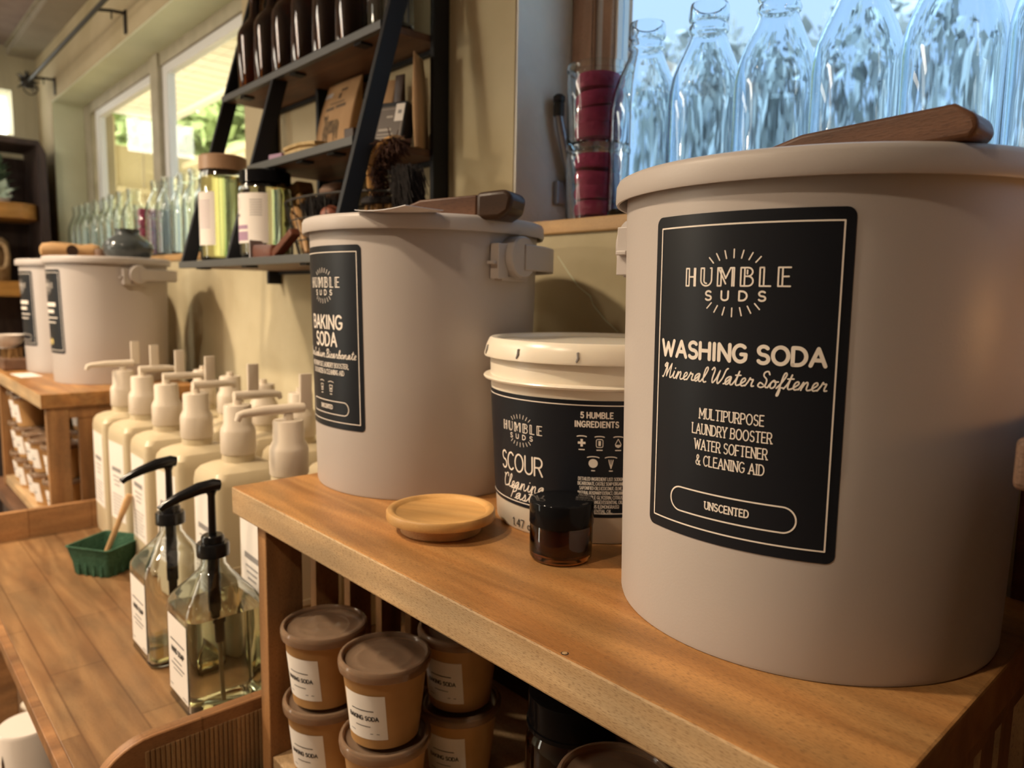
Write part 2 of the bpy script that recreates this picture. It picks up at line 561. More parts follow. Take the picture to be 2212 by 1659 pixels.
# ------------------------------------------------------------------ stroke lettering
G = {
    'A': (.7, "0,0 .35,1 .7,0|.13,.33 .57,.33"),
    'B': (.58, "0,0 0,1 .3,1 @.3,.765,.24,.235,90,-90 0,.53|.3,.53 @.32,.265,.26,.265,90,-90 0,0"),
    'C': (.62, "@.36,.5,.36,.5,48,312"),
    'D': (.64, "0,0 0,1 .22,1 @.22,.5,.42,.5,90,-90 0,0"),
    'E': (.5, ".5,1 0,1 0,0 .5,0|0,.52 .42,.52"),
    'F': (.5, ".5,1 0,1 0,0|0,.5 .42,.5"),
    'G': (.7, "@.37,.5,.37,.5,50,320 .68,.45 .42,.45"),
    'H': (.6, "0,0 0,1|.6,0 .6,1|0,.52 .6,.52"),
    'I': (.14, ".07,0 .07,1"),
    'K': (.58, "0,0 0,1|.55,1 0,.42|.2,.6 .58,0"),
    'L': (.48, "0,1 0,0 .48,0"),
    'M': (.78, "0,0 0,1 .39,.3 .78,1 .78,0"),
    'N': (.62, "0,0 0,1 .62,0 .62,1"),
    'O': (.76, "@.38,.5,.38,.5,90,450"),
    'P': (.56, "0,0 0,1 .3,1 @.3,.73,.26,.27,90,-90 0,.46"),
    'R': (.58, "0,0 0,1 .3,1 @.3,.73,.26,.27,90,-90 0,.46|.3,.46 .58,0"),
    'S': (.54, "@.28,.75,.25,.25,35,270 @.27,.25,.27,.25,90,-150"),
    'T': (.6, "0,1 .6,1|.3,1 .3,0"),
    'U': (.6, "0,1 0,.3 @.3,.3,.3,.3,180,360 .6,1"),
    'V': (.66, "0,1 .33,0 .66,1"),
    'W': (.96, "0,1 .24,0 .48,.85 .72,0 .96,1"),
    'X': (.58, "0,0 .58,1|0,1 .58,0"),
    'Y': (.6, "0,1 .3,.46 .6,1|.3,.46 .3,0"),
    'Z': (.55, "0,1 .55,1 0,0 .55,0"),
    '&': (.66, "~.66,0 .22,.62 .18,.86 .32,1 .46,.86 .4,.66 .1,.38 .06,.16 .26,0 .46,.1 .64,.42"),
    '1': (.26, "0,.8 .18,1 .18,0"),
    '4': (.6, ".45,0 .45,1 0,.3 .6,.3"),
    '5': (.54, ".5,1 .1,1 .05,.55 @.25,.32,.28,.32,125,-145"),
    '7': (.5, "0,1 .5,1 .15,0"),
    '.': (.1, ".03,0 .03,.03 .06,.03 .06,0 .03,0"), ',': (.06, ".05,.06 0,-.14"), ':': (.04, "0,.06 .03,.06|0,.6 .03,.6"),
    '(': (.2, "@.3,.5,.3,.66,125,235"), ')': (.2, "@-.1,.5,.3,.66,55,-55"),
    'o': (.48, "@.24,.28,.24,.28,90,450"), 'z': (.42, "0,.56 .42,.56 0,0 .42,0"),
}
INL = {   # double-stemmed display capitals
    'H': (.62, "0,0 0,1 .2,1 .2,0 0,0|.2,.52 .62,.52|.62,0 .62,1|.54,0 .54,1"),
    'U': (.66, "0,1 0,.33 @.33,.33,.33,.33,180,360 .66,1|0,1 .2,1 .2,.3 @.36,.3,.16,.16,180,270|.58,1 .66,1"),
    'M': (.92, "0,0 0,1 .2,1 .46,.42 .72,1 .92,1 .92,0|.2,0 .2,.98|0,0 .2,0|.06,.95 .46,.12|.82,0 .82,.95"),
    'B': (.62, "0,0 0,1 .36,1 @.36,.765,.25,.235,90,-90 .2,.53|.36,.53 @.38,.265,.26,.265,90,-90 0,0|.2,0 .2,1|.34,.86 .34,.66"),
    'L': (.54, "0,1 0,0 .54,0|.2,1 .2,.08|0,1 .2,1"),
    'E': (.58, ".58,1 0,1 0,0 .58,0|.2,1 .2,0|.2,.52 .5,.52"),
}
SC = {   # connected monoline script
    'a': (.56, "~0,.02 .12,.1 .38,.47 .25,.5 .1,.34 .1,.1 .2,0 .32,.1 .4,.46 .4,.12 .48,0 .56,.04"),
    'b': (.5, "~0,.02 .2,.4 .3,.85 .22,1 .14,.8 .12,.15 .24,0 .38,.14 .36,.42 .24,.44 .34,.36 .5,.38"),
    'c': (.4, "~0,.02 .1,.2 .34,.4 .26,.5 .12,.4 .1,.14 .2,0 .4,.06"),
    'd': (.58, "~0,.02 .38,.46 .25,.5 .1,.34 .1,.1 .2,0 .34,.14 .46,1.0 .41,.14 .49,0 .58,.04"),
    'e': (.4, "~0,.02 .18,.18 .33,.36 .27,.5 .14,.42 .1,.18 .2,0 .4,.06"),
    'f': (.4, "~0,.02 .2,.4 .34,.85 .26,1 .18,.8 .16,0 .12,-.4 .2,-.42 .22,-.1 .2,.06 .4,.06"),
    'g': (.56, "~0,.02 .38,.46 .25,.5 .1,.34 .12,.1 .22,.04 .36,.2 .42,.46 .38,-.2 .26,-.44 .12,-.34 .3,-.1 .56,.06"),
    'i': (.38, "~0,.02 .13,.25 .2,.48 .19,.12 .27,0 .38,.04|.23,.68 .24,.71"),
    'l': (.38, "~0,.02 .2,.4 .32,.85 .24,1 .14,.8 .14,.2 .24,0 .38,.04"),
    'm': (.88, "~0,.02 .1,.3 .16,.48 .14,0|~.14,.08 .24,.4 .36,.5 .42,.36 .42,0|~.42,.08 .52,.4 .62,.5 .68,.38 .68,.12 .76,0 .88,.04"),
    'n': (.6, "~0,.02 .1,.3 .16,.48 .14,0|~.14,.08 .24,.4 .35,.5 .41,.38 .41,.12 .49,0 .6,.04"),
    'o': (.5, "~0,.02 .1,.3 .24,.5 .12,.34 .13,.08 .26,0 .38,.14 .36,.4 .24,.5 .3,.4 .5,.42"),
    'r': (.5, "~0,.02 .12,.3 .18,.54 .24,.44 .38,.44 .35,.2 .38,.03 .5,.05"),
    's': (.42, "~0,.02 .16,.26 .22,.52 .3,.3 .3,.08 .16,0 .06,.08|~.16,0 .3,.0 .42,.04"),
    't': (.4, "~0,.02 .16,.4 .23,.9 .19,.2 .28,0 .4,.04|.06,.64 .38,.66"),
    'u': (.58, "~0,.02 .12,.3 .17,.48 .14,.14 .24,0 .36,.14 .42,.48 .41,.12 .49,0 .58,.04"),
    'M': (.82, "~.16,1.02 .03,.84 .12,.74 .26,.98|~.0,.05 .06,.0 .14,.2 .28,.98|.28,.98 .36,.08|~.36,.08 .5,.6 .66,.98|~.66,.98 .66,.4 .7,.03 .82,.05"),
    'W': (.98, "~0,.86 .1,1.02 .2,.85 .17,.3 .26,.02 .44,.35 .55,.85|~.55,.85 .52,.25 .62,0 .82,.35 .92,.9 1.02,1.02"),
    'S': (.6, "~.5,.84 .38,1.02 .2,.95 .2,.74 .42,.5 .42,.15 .22,0 .03,.1 .1,.3 .3,.2|~.42,.15 .5,.02 .6,.04"),
    'C': (.56, "~.45,.78 .42,.98 .24,.98 .08,.7 .07,.3 .22,0 .42,.03 .56,.08|~.08,.7 .02,.9 -.06,.9"),
    'P': (.5, "~.12,0 .2,.5 .26,.95|~.02,.76 .08,.98 .3,1.03 .5,.9 .45,.6 .22,.48"),
    'B': (.6, "~.1,0 .2,.5 .26,.95|~.02,.76 .08,.98 .3,1.03 .5,.9 .44,.6 .22,.53|~.22,.53 .48,.46 .5,.15 .3,0 .1,.06|~.4,.04 .5,.02 .6,.05"),
}


def catmull(p, k=6):
    out = []
    for i in range(len(p) - 1):
        a = p[max(i - 1, 0)]
        b, c = p[i], p[i + 1]
        d = p[min(i + 2, len(p) - 1)]
        for j in range(k):
            t = j / k
            out.append(tuple(0.5 * ((2 * b[q]) + (-a[q] + c[q]) * t + (2 * a[q] - 5 * b[q] + 4 * c[q] - d[q]) * t * t + (-a[q] + 3 * b[q] - 3 * c[q] + d[q]) * t ** 3) for q in (0, 1)))
    out.append(p[-1])
    return out


def parse(s):
    paths = []
    for ps in s.split('|'):
        sm = ps.startswith('~')
        pts = []
        for tk in ps.lstrip('~').split():
            if tk[0] == '@':
                cx, cy, rx, ry, a0, a1 = map(float, tk[1:].split(','))
                n = max(4, int(abs(a1 - a0) / 15))
                pts += [(cx + rx * cos(R(a0 + (a1 - a0) * i / n)), cy + ry * sin(R(a0 + (a1 - a0) * i / n))) for i in range(n + 1)]
            else:
                x, y = tk.split(',')
                pts.append((float(x), float(y)))
        paths.append(catmull(pts) if sm else pts)
    return paths


def text_paths(s, font, sx, sy, track, space, slant=0.0, serif=0.0):
    """list of polylines in metres, centred on u=0, baseline v=0"""
    x = 0.0
    out = []
    for chx in s:
        if chx == ' ':
            x += space
            continue
        w, d = font[chx]
        for p in parse(d):
            out.append([(x + (u + slant * v) * sx, v * sy) for u, v in p])
            if serif:
                for e, q in ((p[0], p[1]), (p[-1], p[-2])):
                    if (abs(e[1]) < .01 or abs(e[1] - 1) < .01) and abs(e[0] - q[0]) < abs(e[1] - q[1]):
                        out.append([(x + (e[0] - serif) * sx, e[1] * sy), (x + (e[0] + serif) * sx, e[1] * sy)])
        x += w * sx + track
    wd = x - track
    return [[(u - wd / 2, v) for u, v in p] for p in out], wd


class Print:
    """flat strokes collected in (u, v) metres, mapped onto a surface at the end"""

    def __init__(s):
        s.st = []     # (polyline, width)
        s.poly = []   # filled outlines

    def text(s, t, u, v, h, width=None, w=None, font=G, track=.2, space=.42, slant=0., serif=0., sx=None, arch=0.0):
        k = sx if sx else h
        p, wd = text_paths(t, font, k, h, track * k, space * k, slant, serif)
        f = (width / wd) if width else 1.0
        w = w or h * .15
        for q in p:
            s.st.append(([(u + a * f, v + b - arch * (a * f) ** 2) for a, b in q], w))

    def line(s, pts, w):
        s.st.append((pts, w))

    def rect(s, u0, u1, v0, v1, w, r=0.0):
        if r <= 0:
            s.line([(u0, v0), (u1, v0), (u1, v1), (u0, v1), (u0, v0)], w)
        else:
            q = [(x + (u0 + u1) / 2, y + (v0 + v1) / 2) for x, y in rrect(u1 - u0, v1 - v0, r, 8)]
            s.line(q + [q[0]], w)

    def fill(s, pts):
        s.poly.append(pts)

    def disc(s, u, v, r, n=16):
        s.poly.append([(u + r * cos(2 * pi * i / n), v + r * sin(2 * pi * i / n)) for i in range(n)])

    def bar(s, u0, u1, v, h):
        s.poly.append([(u0, v - h / 2), (u1, v - h / 2), (u1, v + h / 2), (u0, v + h / 2)])

    def mesh(s, fn, seg=.004):
        mb = MB()
        for pts, w in s.st:
            P = [pts[0]]
            for a, b in zip(pts, pts[1:]):
                L = hypot(b[0] - a[0], b[1] - a[1])
                n = max(1, int(L / seg))
                P += [(a[0] + (b[0] - a[0]) * i / n, a[1] + (b[1] - a[1]) * i / n) for i in range(1, n + 1)]
            for i, (a, b) in enumerate(zip(P, P[1:])):
                dx, dy = b[0] - a[0], b[1] - a[1]
                L = hypot(dx, dy)
                if L < 1e-7:
                    continue
                nx, ny = -dy / L * w / 2, dx / L * w / 2
                q = [(a[0] + nx, a[1] + ny), (a[0] - nx, a[1] - ny), (b[0] - nx, b[1] - ny), (b[0] + nx, b[1] + ny)]
                mb.add([fn(*t) for t in q], [(0, 1, 2, 3)])
            ends = set()
            for i, p in enumerate(P):
                if i in (0, len(P) - 1):
                    ends.add(i)
                else:
                    a, b = P[i - 1], P[i + 1]
                    t1 = atan2(p[1] - a[1], p[0] - a[0])
                    t2 = atan2(b[1] - p[1], b[0] - p[0])
                    if abs((t2 - t1 + pi) % (2 * pi) - pi) > .12:
                        ends.add(i)
            for i in ends:
                c = P[i]
                mb.add([fn(c[0] + w / 2 * cos(pi * j / 4), c[1] + w / 2 * sin(pi * j / 4)) for j in range(8)], [tuple(range(8))])
        for p in s.poly:
            us = [q[0] for q in p]
            if len(p) == 4 and max(us) - min(us) > seg * 2:   # bend long bars with the surface
                n = int((max(us) - min(us)) / seg) + 1
                a, b, c, d = p
                for i in range(n):
                    t0, t1 = i / n, (i + 1) / n
                    lo = lambda t: (a[0] + (b[0] - a[0]) * t, a[1] + (b[1] - a[1]) * t)
                    hi = lambda t: (d[0] + (c[0] - d[0]) * t, d[1] + (c[1] - d[1]) * t)
                    mb.add([fn(*lo(t0)), fn(*lo(t1)), fn(*hi(t1)), fn(*hi(t0))], [(0, 1, 2, 3)])
            else:
                mb.add([fn(*q) for q in p], [tuple(range(len(p)))])
        return mb


def logo(P, u, v, k=1.0):
    """rays, two-line wordmark and lower rays; k = 1 gives a 75 mm wide wordmark; v = baseline of the first line"""
    P.text('HUMBLE', u, v, .0122 * k, width=.0755 * k, w=.0011 * k, font=INL, track=.36)
    P.text('SUDS', u + .001 * k, v - .0098 * k, .0062 * k, width=.043 * k, w=.0013 * k, track=.95, sx=.0085 * k)
    for sgn, c0 in ((1, v + .0004 * k), (-1, v + .0040 * k)):
        for i in range(-3, 4):
            a = i * 11.5
            r0, r1_ = .0185 * k, .0242 * k - abs(i) * .0004 * k
            if sgn < 0:
                r0, r1_ = .0190 * k, .0248 * k - abs(i) * .0004 * k
            x0, y0 = sin(R(a)) * r0 * 1.45, cos(R(a)) * r0
            x1, y1 = sin(R(a)) * r1_ * 1.42, cos(R(a)) * r1_
            P.line([(u + x0, c0 + sgn * y0), (u + x1, c0 + sgn * y1)], .0009 * k)


def cone_map(az, r_of_z, zc, off):
    def fn(u, v):
        z = zc + v
        r = r_of_z(z) + off
        a = az + u / r
        return (r * cos(a), r * sin(a), z)
    return fn


def patch(fn, w, h, rad, nu=40):
    """curved rounded rectangle; returns MB"""
    mb = MB()
    cols = []
    us = sorted(set([-w / 2 + w * i / nu for i in range(nu + 1)] + [s_ * (w / 2 - rad * (1 - cos(R(a)))) for a in (0, 15, 30, 45, 60, 75, 90) for s_ in (-1, 1)]))
    for u in us:
        e = abs(u) - (w / 2 - rad)
        t = h / 2 if e <= 0 or rad <= 0 else h / 2 - rad + math.sqrt(max(rad * rad - e * e, 0))
        nv = 6
        cols.append([fn(u, -t + 2 * t * j / nv) for j in range(nv + 1)])
    mb.loft(cols, False, False, closed=False)
    return mb


# ------------------------------------------------------------------ setting: room and window recesses
YW, YG, YO = 0.86, 1.00, 1.14            # wall face, glazing plane, outer face
ZF, ZC = -1.45, 1.25
XE = -4.76                               # end wall
ZS = 0.122                               # window sill height
HEAD = 0.935
LX0, LX1 = -4.42, -2.05                  # left recess
RX0, RX1 = -0.947, 1.6                   # right recess
mb = MB()
mb.box(XE - .2, LX0, YW, YO, ZF, ZC)
mb.box(LX0, LX1, YW, YO, ZF, ZS - .02)
mb.box(LX0, LX1, YW, YO, HEAD, ZC)
mb.box(LX1, RX0, YW, YO, ZF, ZC)
mb.box(RX0, RX1, YW, YO, ZF, ZS - .02)
mb.box(RX0, RX1, YW, YO, 1.05, ZC)
mb.box(RX1, 3.2, YW, YO, ZF, ZC)
struct('wall_back', mb, M['plaster'], smooth=0)
mb = MB()
mb.box(LX0 - .004, LX0 + .004, YW + .002, YG + .05, ZS, HEAD)
mb.box(LX0, LX1, YW + .002, YG + .05, HEAD - .006, HEAD + .004)
mb.box(LX1 - .004, LX1 + .004, YW + .002, YG + .05, ZS, HEAD)
struct('trim_1', mb, M['reveal_foliage_light'], smooth=0)
mb = MB()
mb.box(RX0 - .004, RX0 + .005, YW + .002, YG + .02, ZS, 1.05)
struct('trim_2', mb, M['reveal'], smooth=0)
for k, (a, b) in enumerate(((LX0, LX1), (RX0, RX1))):
    mb = MB()
    mb.box(a + .005, b - .005, YW - .006, YG + .05, ZS - .0225, ZS)
    struct('trim_%d' % (k + 3), mb, M['sill'], smooth=0, bevel=.003)
mb = MB()
mb.box(XE - .2, XE, -3.2, 0.30, ZF, ZC)
mb.box(XE - .2, XE, 0.30, 0.745, ZF, 0.80)
mb.box(XE - .2, XE, 0.30, 0.745, 1.03, ZC)
mb.box(XE - .2, XE, 0.745, YW, ZF, ZC)
struct('wall_left', mb, M['endwall'], smooth=0)
mb = MB()
mb.box(XE - .12, XE - .10, 0.30, 0.745, 0.80, 1.03)
struct('window_3', mb, M['pane_clear'], smooth=0)
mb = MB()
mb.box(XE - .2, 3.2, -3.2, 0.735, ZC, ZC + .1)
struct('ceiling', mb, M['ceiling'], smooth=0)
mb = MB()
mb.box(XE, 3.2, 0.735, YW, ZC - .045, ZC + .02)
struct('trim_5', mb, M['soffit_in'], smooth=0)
mb = MB()
mb.box(XE, 3.2, 0.722, 0.737, ZC - .012, ZC - .0005)
struct('trim_6', mb, M['winpaint'], smooth=0)
mb = MB()
mb.box(XE - .2, 3.2, -3.2, YO, ZF - .1, ZF)
struct('floor', mb, M['floor'], smooth=0)
mb = MB()
mb.box(3.0, 3.2, -3.2, YW, ZF, ZC)
struct('wall_right', mb, M['roomwall'], smooth=0)
mb = MB()
mb.box(XE, -3.95, -3.2, -3.0, ZF, ZC)
mb.box(-3.95, -3.3, -3.2, -3.0, ZF, -1.0)  # opening for the added, unseen window
mb.box(-3.95, -3.3, -3.2, -3.0, 1.1, ZC)
mb.box(-3.3, 3.0, -3.2, -3.0, ZF, ZC)
struct('wall_front', mb, M['roomwall'], smooth=0)

mb = MB()
mb.tube([(-.836, .8600, .065), (-.812, .8600, .039), (-.790, .8600, .017), (-.764, .8600, .002), (-.757, .8600, -.012), (-.732, .8600, -.034), (-.706, .8600, -.051)], [.0006, .0010, .0008, .0014, .0010, .0013, .0008], 6)
make('plaster_crack', mb, M['reveal_foliage_light'], bpy.data.objects['wall_back'], smooth=40)
mb = MB()
mb.box(-3.95, -3.3, -3.12, -3.11, -1.0, 1.1)
struct('added_light_window', mb, M['pane_clear'], smooth=0)  # unseen window added for light from the left and reflections in glass
# left window: two sashes and a mullion
w1 = bpy.data.objects.new('window_1', None)
COL.objects.link(w1)
w1['kind'] = 'structure'
zb, zt = ZS, HEAD - .006
mb = MB()
mb.box(LX0 + .005, LX0 + .14, YG, YG + .05, zb, zt)
mb.box(LX0 + .14, LX1 - .01, YG, YG + .05, zt - .05, zt)
mb.box(LX0 + .14, LX1 - .01, YG, YG + .05, zb, zb + .03)
mb.box(LX1 - .06, LX1 - .01, YG, YG + .05, zb + .03, zt - .05)
make('window_frame', mb, M['winpaint'], w1, smooth=0, bevel=.003)
mb = MB()
mb.box(-3.28, -3.19, YG - .012, YG + .05, zb, zt)
make('mullion', mb, M['winpaint'], w1, smooth=0, bevel=.003)
for a, b in ((LX0 + .20, -3.28), (-3.19, LX1 - .06)):
    mb = MB()
    mb.box(a, a + .055, YG + .008, YG + .04, zb + .03, zt - .05)
    mb.box(b - .055, b, YG + .008, YG + .04, zb + .03, zt - .05)
    mb.box(a + .055, b - .055, YG + .008, YG + .04, zt - .085, zt - .05)
    mb.box(a + .055, b - .055, YG + .008, YG + .04, zb + .03, zb + .06)
    make('sash', mb, M['winwhite'], w1, smooth=0, bevel=.002)
    mb = MB()
    mb.box(a + .055, b - .055, YG + .022, YG + .026, zb + .06, zt - .085)
    make('pane', mb, M['pane_clear'], w1, smooth=0)
# right window
w2 = bpy.data.objects.new('window_2', None)
COL.objects.link(w2)
w2['kind'] = 'structure'
mb = MB()
mb.box(RX0 + .006, RX0 + .056, YG - .01, YG + .05, ZS, 1.05)
mb.box(RX0 + .056, RX1, YG - .01, YG + .05, ZS, ZS + .03)
make('window_frame', mb, M['winwood'], w2, smooth=0, bevel=.003)
mb = MB()
mb.box(RX0 + .056, RX0 + .070, YG - .002, YG + .05, ZS + .03, 1.05)
make('weather_strip', mb, M['winwhite'], w2, smooth=0)
mb = MB()
mb.box(RX0 + .072, RX0 + .094, YG - .006, YG + .05, ZS + .03, 1.05)
make('sash', mb, M['winwood'], w2, smooth=0, bevel=.003)
mb = MB()
mb.box(RX0 + .094, RX0 + .101, YG + .002, YG + .03, ZS + .03, 1.05)
make('glazing_bead', mb, M['winwhite'], w2, smooth=0)
mb = MB()
mb.box(RX0 + .101, RX1, YG + .014, YG + .018, ZS + .03, 1.05)
make('pane', mb, M['pane_blue'], w2, smooth=0)


# ------------------------------------------------------------------ outside
def leaf_cloud(name, label, centers, n, size, m, cat='tree', group=None):
    mb = MB()
    for c, r in centers:
        for i in range(n):
            d = Vector((random.gauss(0, 1), random.gauss(0, 1), random.gauss(0, 1))).normalized() * r * (random.random() ** .4)
            p = Vector(c) + Vector((d.x, d.y, d.z * .8))
            u = Vector((random.gauss(0, 1), random.gauss(0, 1), random.gauss(0, 1))).normalized()
            w = u.cross(Vector((random.random(), random.random(), random.random() + .1))).normalized()
            s = size * random.uniform(.6, 1.4)
            mb.add([p - u * s, p + w * s * .5, p + u * s, p - w * s * .5], [(0, 1, 2, 3)])
    o = make(name, mb, m, smooth=0, recalc=False)
    return tag(o, label, cat, group)


mb = MB()
mb.box(-9.0, 6, YO, 40, -1.7, -1.6)
struct('ground', mb, M['bounce_ground'], smooth=0)
pr = thing('porch_roof', 'cream slatted porch roof outside the far window', 'porch roof', (-5.0, 1.7, 1.47))
mb = MB()
for i in range(26):
    x = -2.0 + i * .17
    mb.box(x, x + .155, -.5, .48, 0, .02)
mb.box(-2.05, 2.5, -.5, .5, .02, .05)
make('soffit_slats', mb, M['soffit'], pr, smooth=0)
mb = MB()
mb.box(-2.05, 2.5, .48, .54, -.03, .10)
make('eave_board', mb, M['soffit'], pr, smooth=0)
bw = thing('porch_wall', 'tan boarded porch wall with an opening, seen through the far window', 'wall', (-7.1, 1.2, -1.6))
mb = MB()
mb.box(0, .1, 0, .62, 0, 3.05)
make('post', mb, M['siding'], bw, smooth=0, bevel=.01)
mb = MB()
for i in range(8):
    mb.box(.0, .06, .63 + i * .22, .63 + i * .22 + .205, 0, 2.82)
make('siding_boards', mb, M['siding'], bw, smooth=0)
mb = MB()
mb.box(.0, .12, .62, 2.6, 2.42, 2.47)
make('rail', mb, M['siding'], bw, smooth=0)
fc = thing('garden_fence', 'tan board fence running away outside the far window', 'fence', (-6.9, 2.35, -1.6))
mb = MB()
for i in range(22):
    mb.box(.1 + i * .2, .1 + i * .2 + .185, 0, .03, 0, 2.66)
make('boards', mb, M['siding'], fc, smooth=0)
mb = MB()
mb.box(0, 4.6, -.03, .06, 2.66, 2.71)
make('cap_rail', mb, M['siding'], fc, smooth=0)
leaf_cloud('leafy_tree', 'bright green leafy tree seen over the fence through the far window',
           [((-8.2, 5.2, 2.4), 1.5), ((-7.0, 4.6, 1.9), 1.2), ((-9.6, 4.4, 2.1), 1.3), ((-5.8, 4.4, 1.8), 1.1), ((-10.5, 3.2, 1.6), 1.0)], 1700, .15, M['foliage'])
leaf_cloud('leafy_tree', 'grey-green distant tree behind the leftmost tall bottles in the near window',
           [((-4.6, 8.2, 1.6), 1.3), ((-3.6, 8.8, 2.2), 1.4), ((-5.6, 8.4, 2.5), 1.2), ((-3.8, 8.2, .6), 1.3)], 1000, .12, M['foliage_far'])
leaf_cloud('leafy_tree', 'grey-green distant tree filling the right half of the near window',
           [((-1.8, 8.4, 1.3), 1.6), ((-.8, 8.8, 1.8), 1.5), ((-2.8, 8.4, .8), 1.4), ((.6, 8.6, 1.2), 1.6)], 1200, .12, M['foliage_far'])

# ------------------------------------------------------------------ wooden benches
BT = 0.037


def make_bench(label):
    t = thing('wooden_bench', label, 'bench', (-.961, .372, -.65))
    L, D, H = .833, .386, .39
    mb = MB()
    mb.box(0, L, 0, D, H - BT, H)
    mb.mi = [0, 0, 1, 0, 0, 0]           # paler wood tone on the front edge
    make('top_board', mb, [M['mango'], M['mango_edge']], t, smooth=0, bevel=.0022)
    for x0 in (.052, L - .032):
        mb = MB()
        mb.box(x0, x0 + .026, .012, .062, 0, H - BT)
        make('stile', mb, M['mango_v'], t, smooth=0, bevel=.0015)
        mb = MB()
        mb.box(x0 + .003, x0 + .023, .062, D - .03, 0, .04)
        make('side_rail', mb, M['mango_v'], t, smooth=0)
        mb = MB()
        mb.box(x0 + .003, x0 + .023, .062, D - .03, H - BT - .03, H - BT)
        make('side_rail', mb, M['mango_v'], t, smooth=0)
        for y in (.084, .136, .188, .240, .292):
            mb = MB()
            mb.box(x0 + .005, x0 + .021, y, y + .034, .04, H - BT - .03)
            make('slat', mb, M['mango_v'], t, smooth=0)
        mb = MB()
        mb.box(x0, x0 + .026, D - .03, D, 0, H - BT)
        make('stile', mb, M['mango_v'], t, smooth=0, bevel=.0015)
    mb = MB()
    mb.box(.078, L - .032, .015, D - .01, .008, .034)
    make('floor_board', mb, M['mango_edge'], t, smooth=0, bevel=.0015)
    mb = MB()
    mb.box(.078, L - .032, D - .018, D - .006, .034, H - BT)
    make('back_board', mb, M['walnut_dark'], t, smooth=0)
    return t


bench = make_bench('orange-brown wooden bench holding the washing soda bucket')
bench2 = dup(bench, (-2.983, .358, -.658), label='wooden bench beyond the tray table, holding the two farthest taupe buckets')


mb = MB()
mb.lathe([(.0030, .3901), (.0021, .3903), (.0020, .3899)], 14, (.612, .0046), cap1=False)
kn = make('wood_knot', mb, M['walnut_dark'], bench, smooth=0)
mb = MB()
mb.lathe([(0, .3902), (.0022, .3903), (.0018, .3906), (0, .3906)], 9, (.612, .0046), cap0=False, cap1=False)
make('knot_heart', mb, M['mango_edge'], kn, smooth=0)
# tables that carry the benches
def plain_table(label, loc, L, D, top, m):
    t = thing('low_cabinet', label, 'cabinet', loc)
    mb = MB()
    mb.box(0, L, 0, D, top - .03, top)
    make('top', mb, m, t, smooth=0, bevel=.002)
    mb = MB()
    mb.box(.02, L - .02, .03, D, .05, top - .03)
    make('carcass', mb, M['dark_cabinet'], t, smooth=0)
    mb = MB()
    mb.box(.04, L - .04, .05, D - .02, 0, .05)
    make('plinth', mb, M['dark_cabinet'], t, smooth=0)
    return t


plain_table('dark cabinet carrying the orange-brown bench of the washing soda bucket', (-.92, .345, ZF), .79, .50, -.65 - ZF, M['dark_shelf'])
plain_table('dark cabinet carrying the bench beyond the tray table', (-3.05, .345, ZF), .83, .50, -.658 - ZF, M['dark_shelf'])

# ------------------------------------------------------------------ tray-top table
tt = thing('tray_table', 'acacia tray-top display table between the two benches', 'table', (-1.530, .522, ZF))
ZB = -.620 - ZF
mb = MB()
mb.box(-.587, .587, -.338, .30, ZB - .03, ZB)
make('tray_bed', mb, M['acacia'], tt, smooth=0, bevel=.0015)
mb = MB()
mb.box(-.587, .587, -.352, -.338, ZB - .022, ZB + .0006)
make('front_edging', mb, M['acacia_rail'], tt, smooth=0, bevel=.001)


def side_profile(y0, y1, z0, z1, r, n=10):
    pts = [(y1, z0), (y1, z1)]
    for k in range(n + 1):
        a = R(90 + 90 * k / n)
        pts.append((y0 + r + r * cos(a), z1 - r + r * sin(a)))
    pts.append((y0, z0))
    return pts


for s in (-1, 1):
    x0, x1 = (.587, .605) if s > 0 else (-.605, -.587)
    mb = MB()
    mb.prism(side_profile(-.345, .30, ZB - .13, ZB + .07, .075), 0, x0, x1)
    sp = make('side_panel', mb, M['acacia_rail'], tt, smooth=30, bevel=.002)
    if s < 0:
        continue
    xf = x1 if s > 0 else x0
    mb = MB()
    yy = -.28
    while yy < .28:                       # reeded facing
        top = ZB + .052
        mb.prism([(yy, 0), (yy + .0054, 0), (yy + .0044, .0018 * s), (yy + .001, .0018 * s)], 2, ZB - .10, top)
        yy += .0060
    vs = [(xf + p[1], p[0], p[2]) for p in mb.v]
    mb.v = vs
    make('reeding', mb, M['fluted'], sp, smooth=0)
    mb = MB()
    mb.box(min(xf, xf + .008 * s), max(xf, xf + .008 * s), -.30, .29, ZB - .128, ZB - .104)
    make('lower_moulding', mb, M['acacia_rail'], sp, smooth=0, bevel=.003)
mb = MB()
mb.box(-.587, .587, .282, .30, ZB, ZB + .05)
make('back_rail', mb, M['acacia_rail'], tt, smooth=0, bevel=.002)
mb = MB()
mb.box(-.57, .57, -.335, .29, .12, .15)
make('lower_shelf', mb, M['acacia_rail'], tt, smooth=0)
for x in (-.56, .52):
    for y in (-.31, .25):
        mb = MB()
        mb.box(x, x + .045, y, y + .045, 0, ZB - .03)
        make('leg', mb, M['acacia_rail'], tt, smooth=0, bevel=.003)

# ------------------------------------------------------------------ taupe lidded buckets
BR0, BR1, BH = .1515, .1580, .3575


def br(z):
    return BR0 + (BR1 - BR0) * min(max(z, 0), .335) / .335


LBL_Z0, LBL_Z1, LBL_W = .0855, .3195, .1455


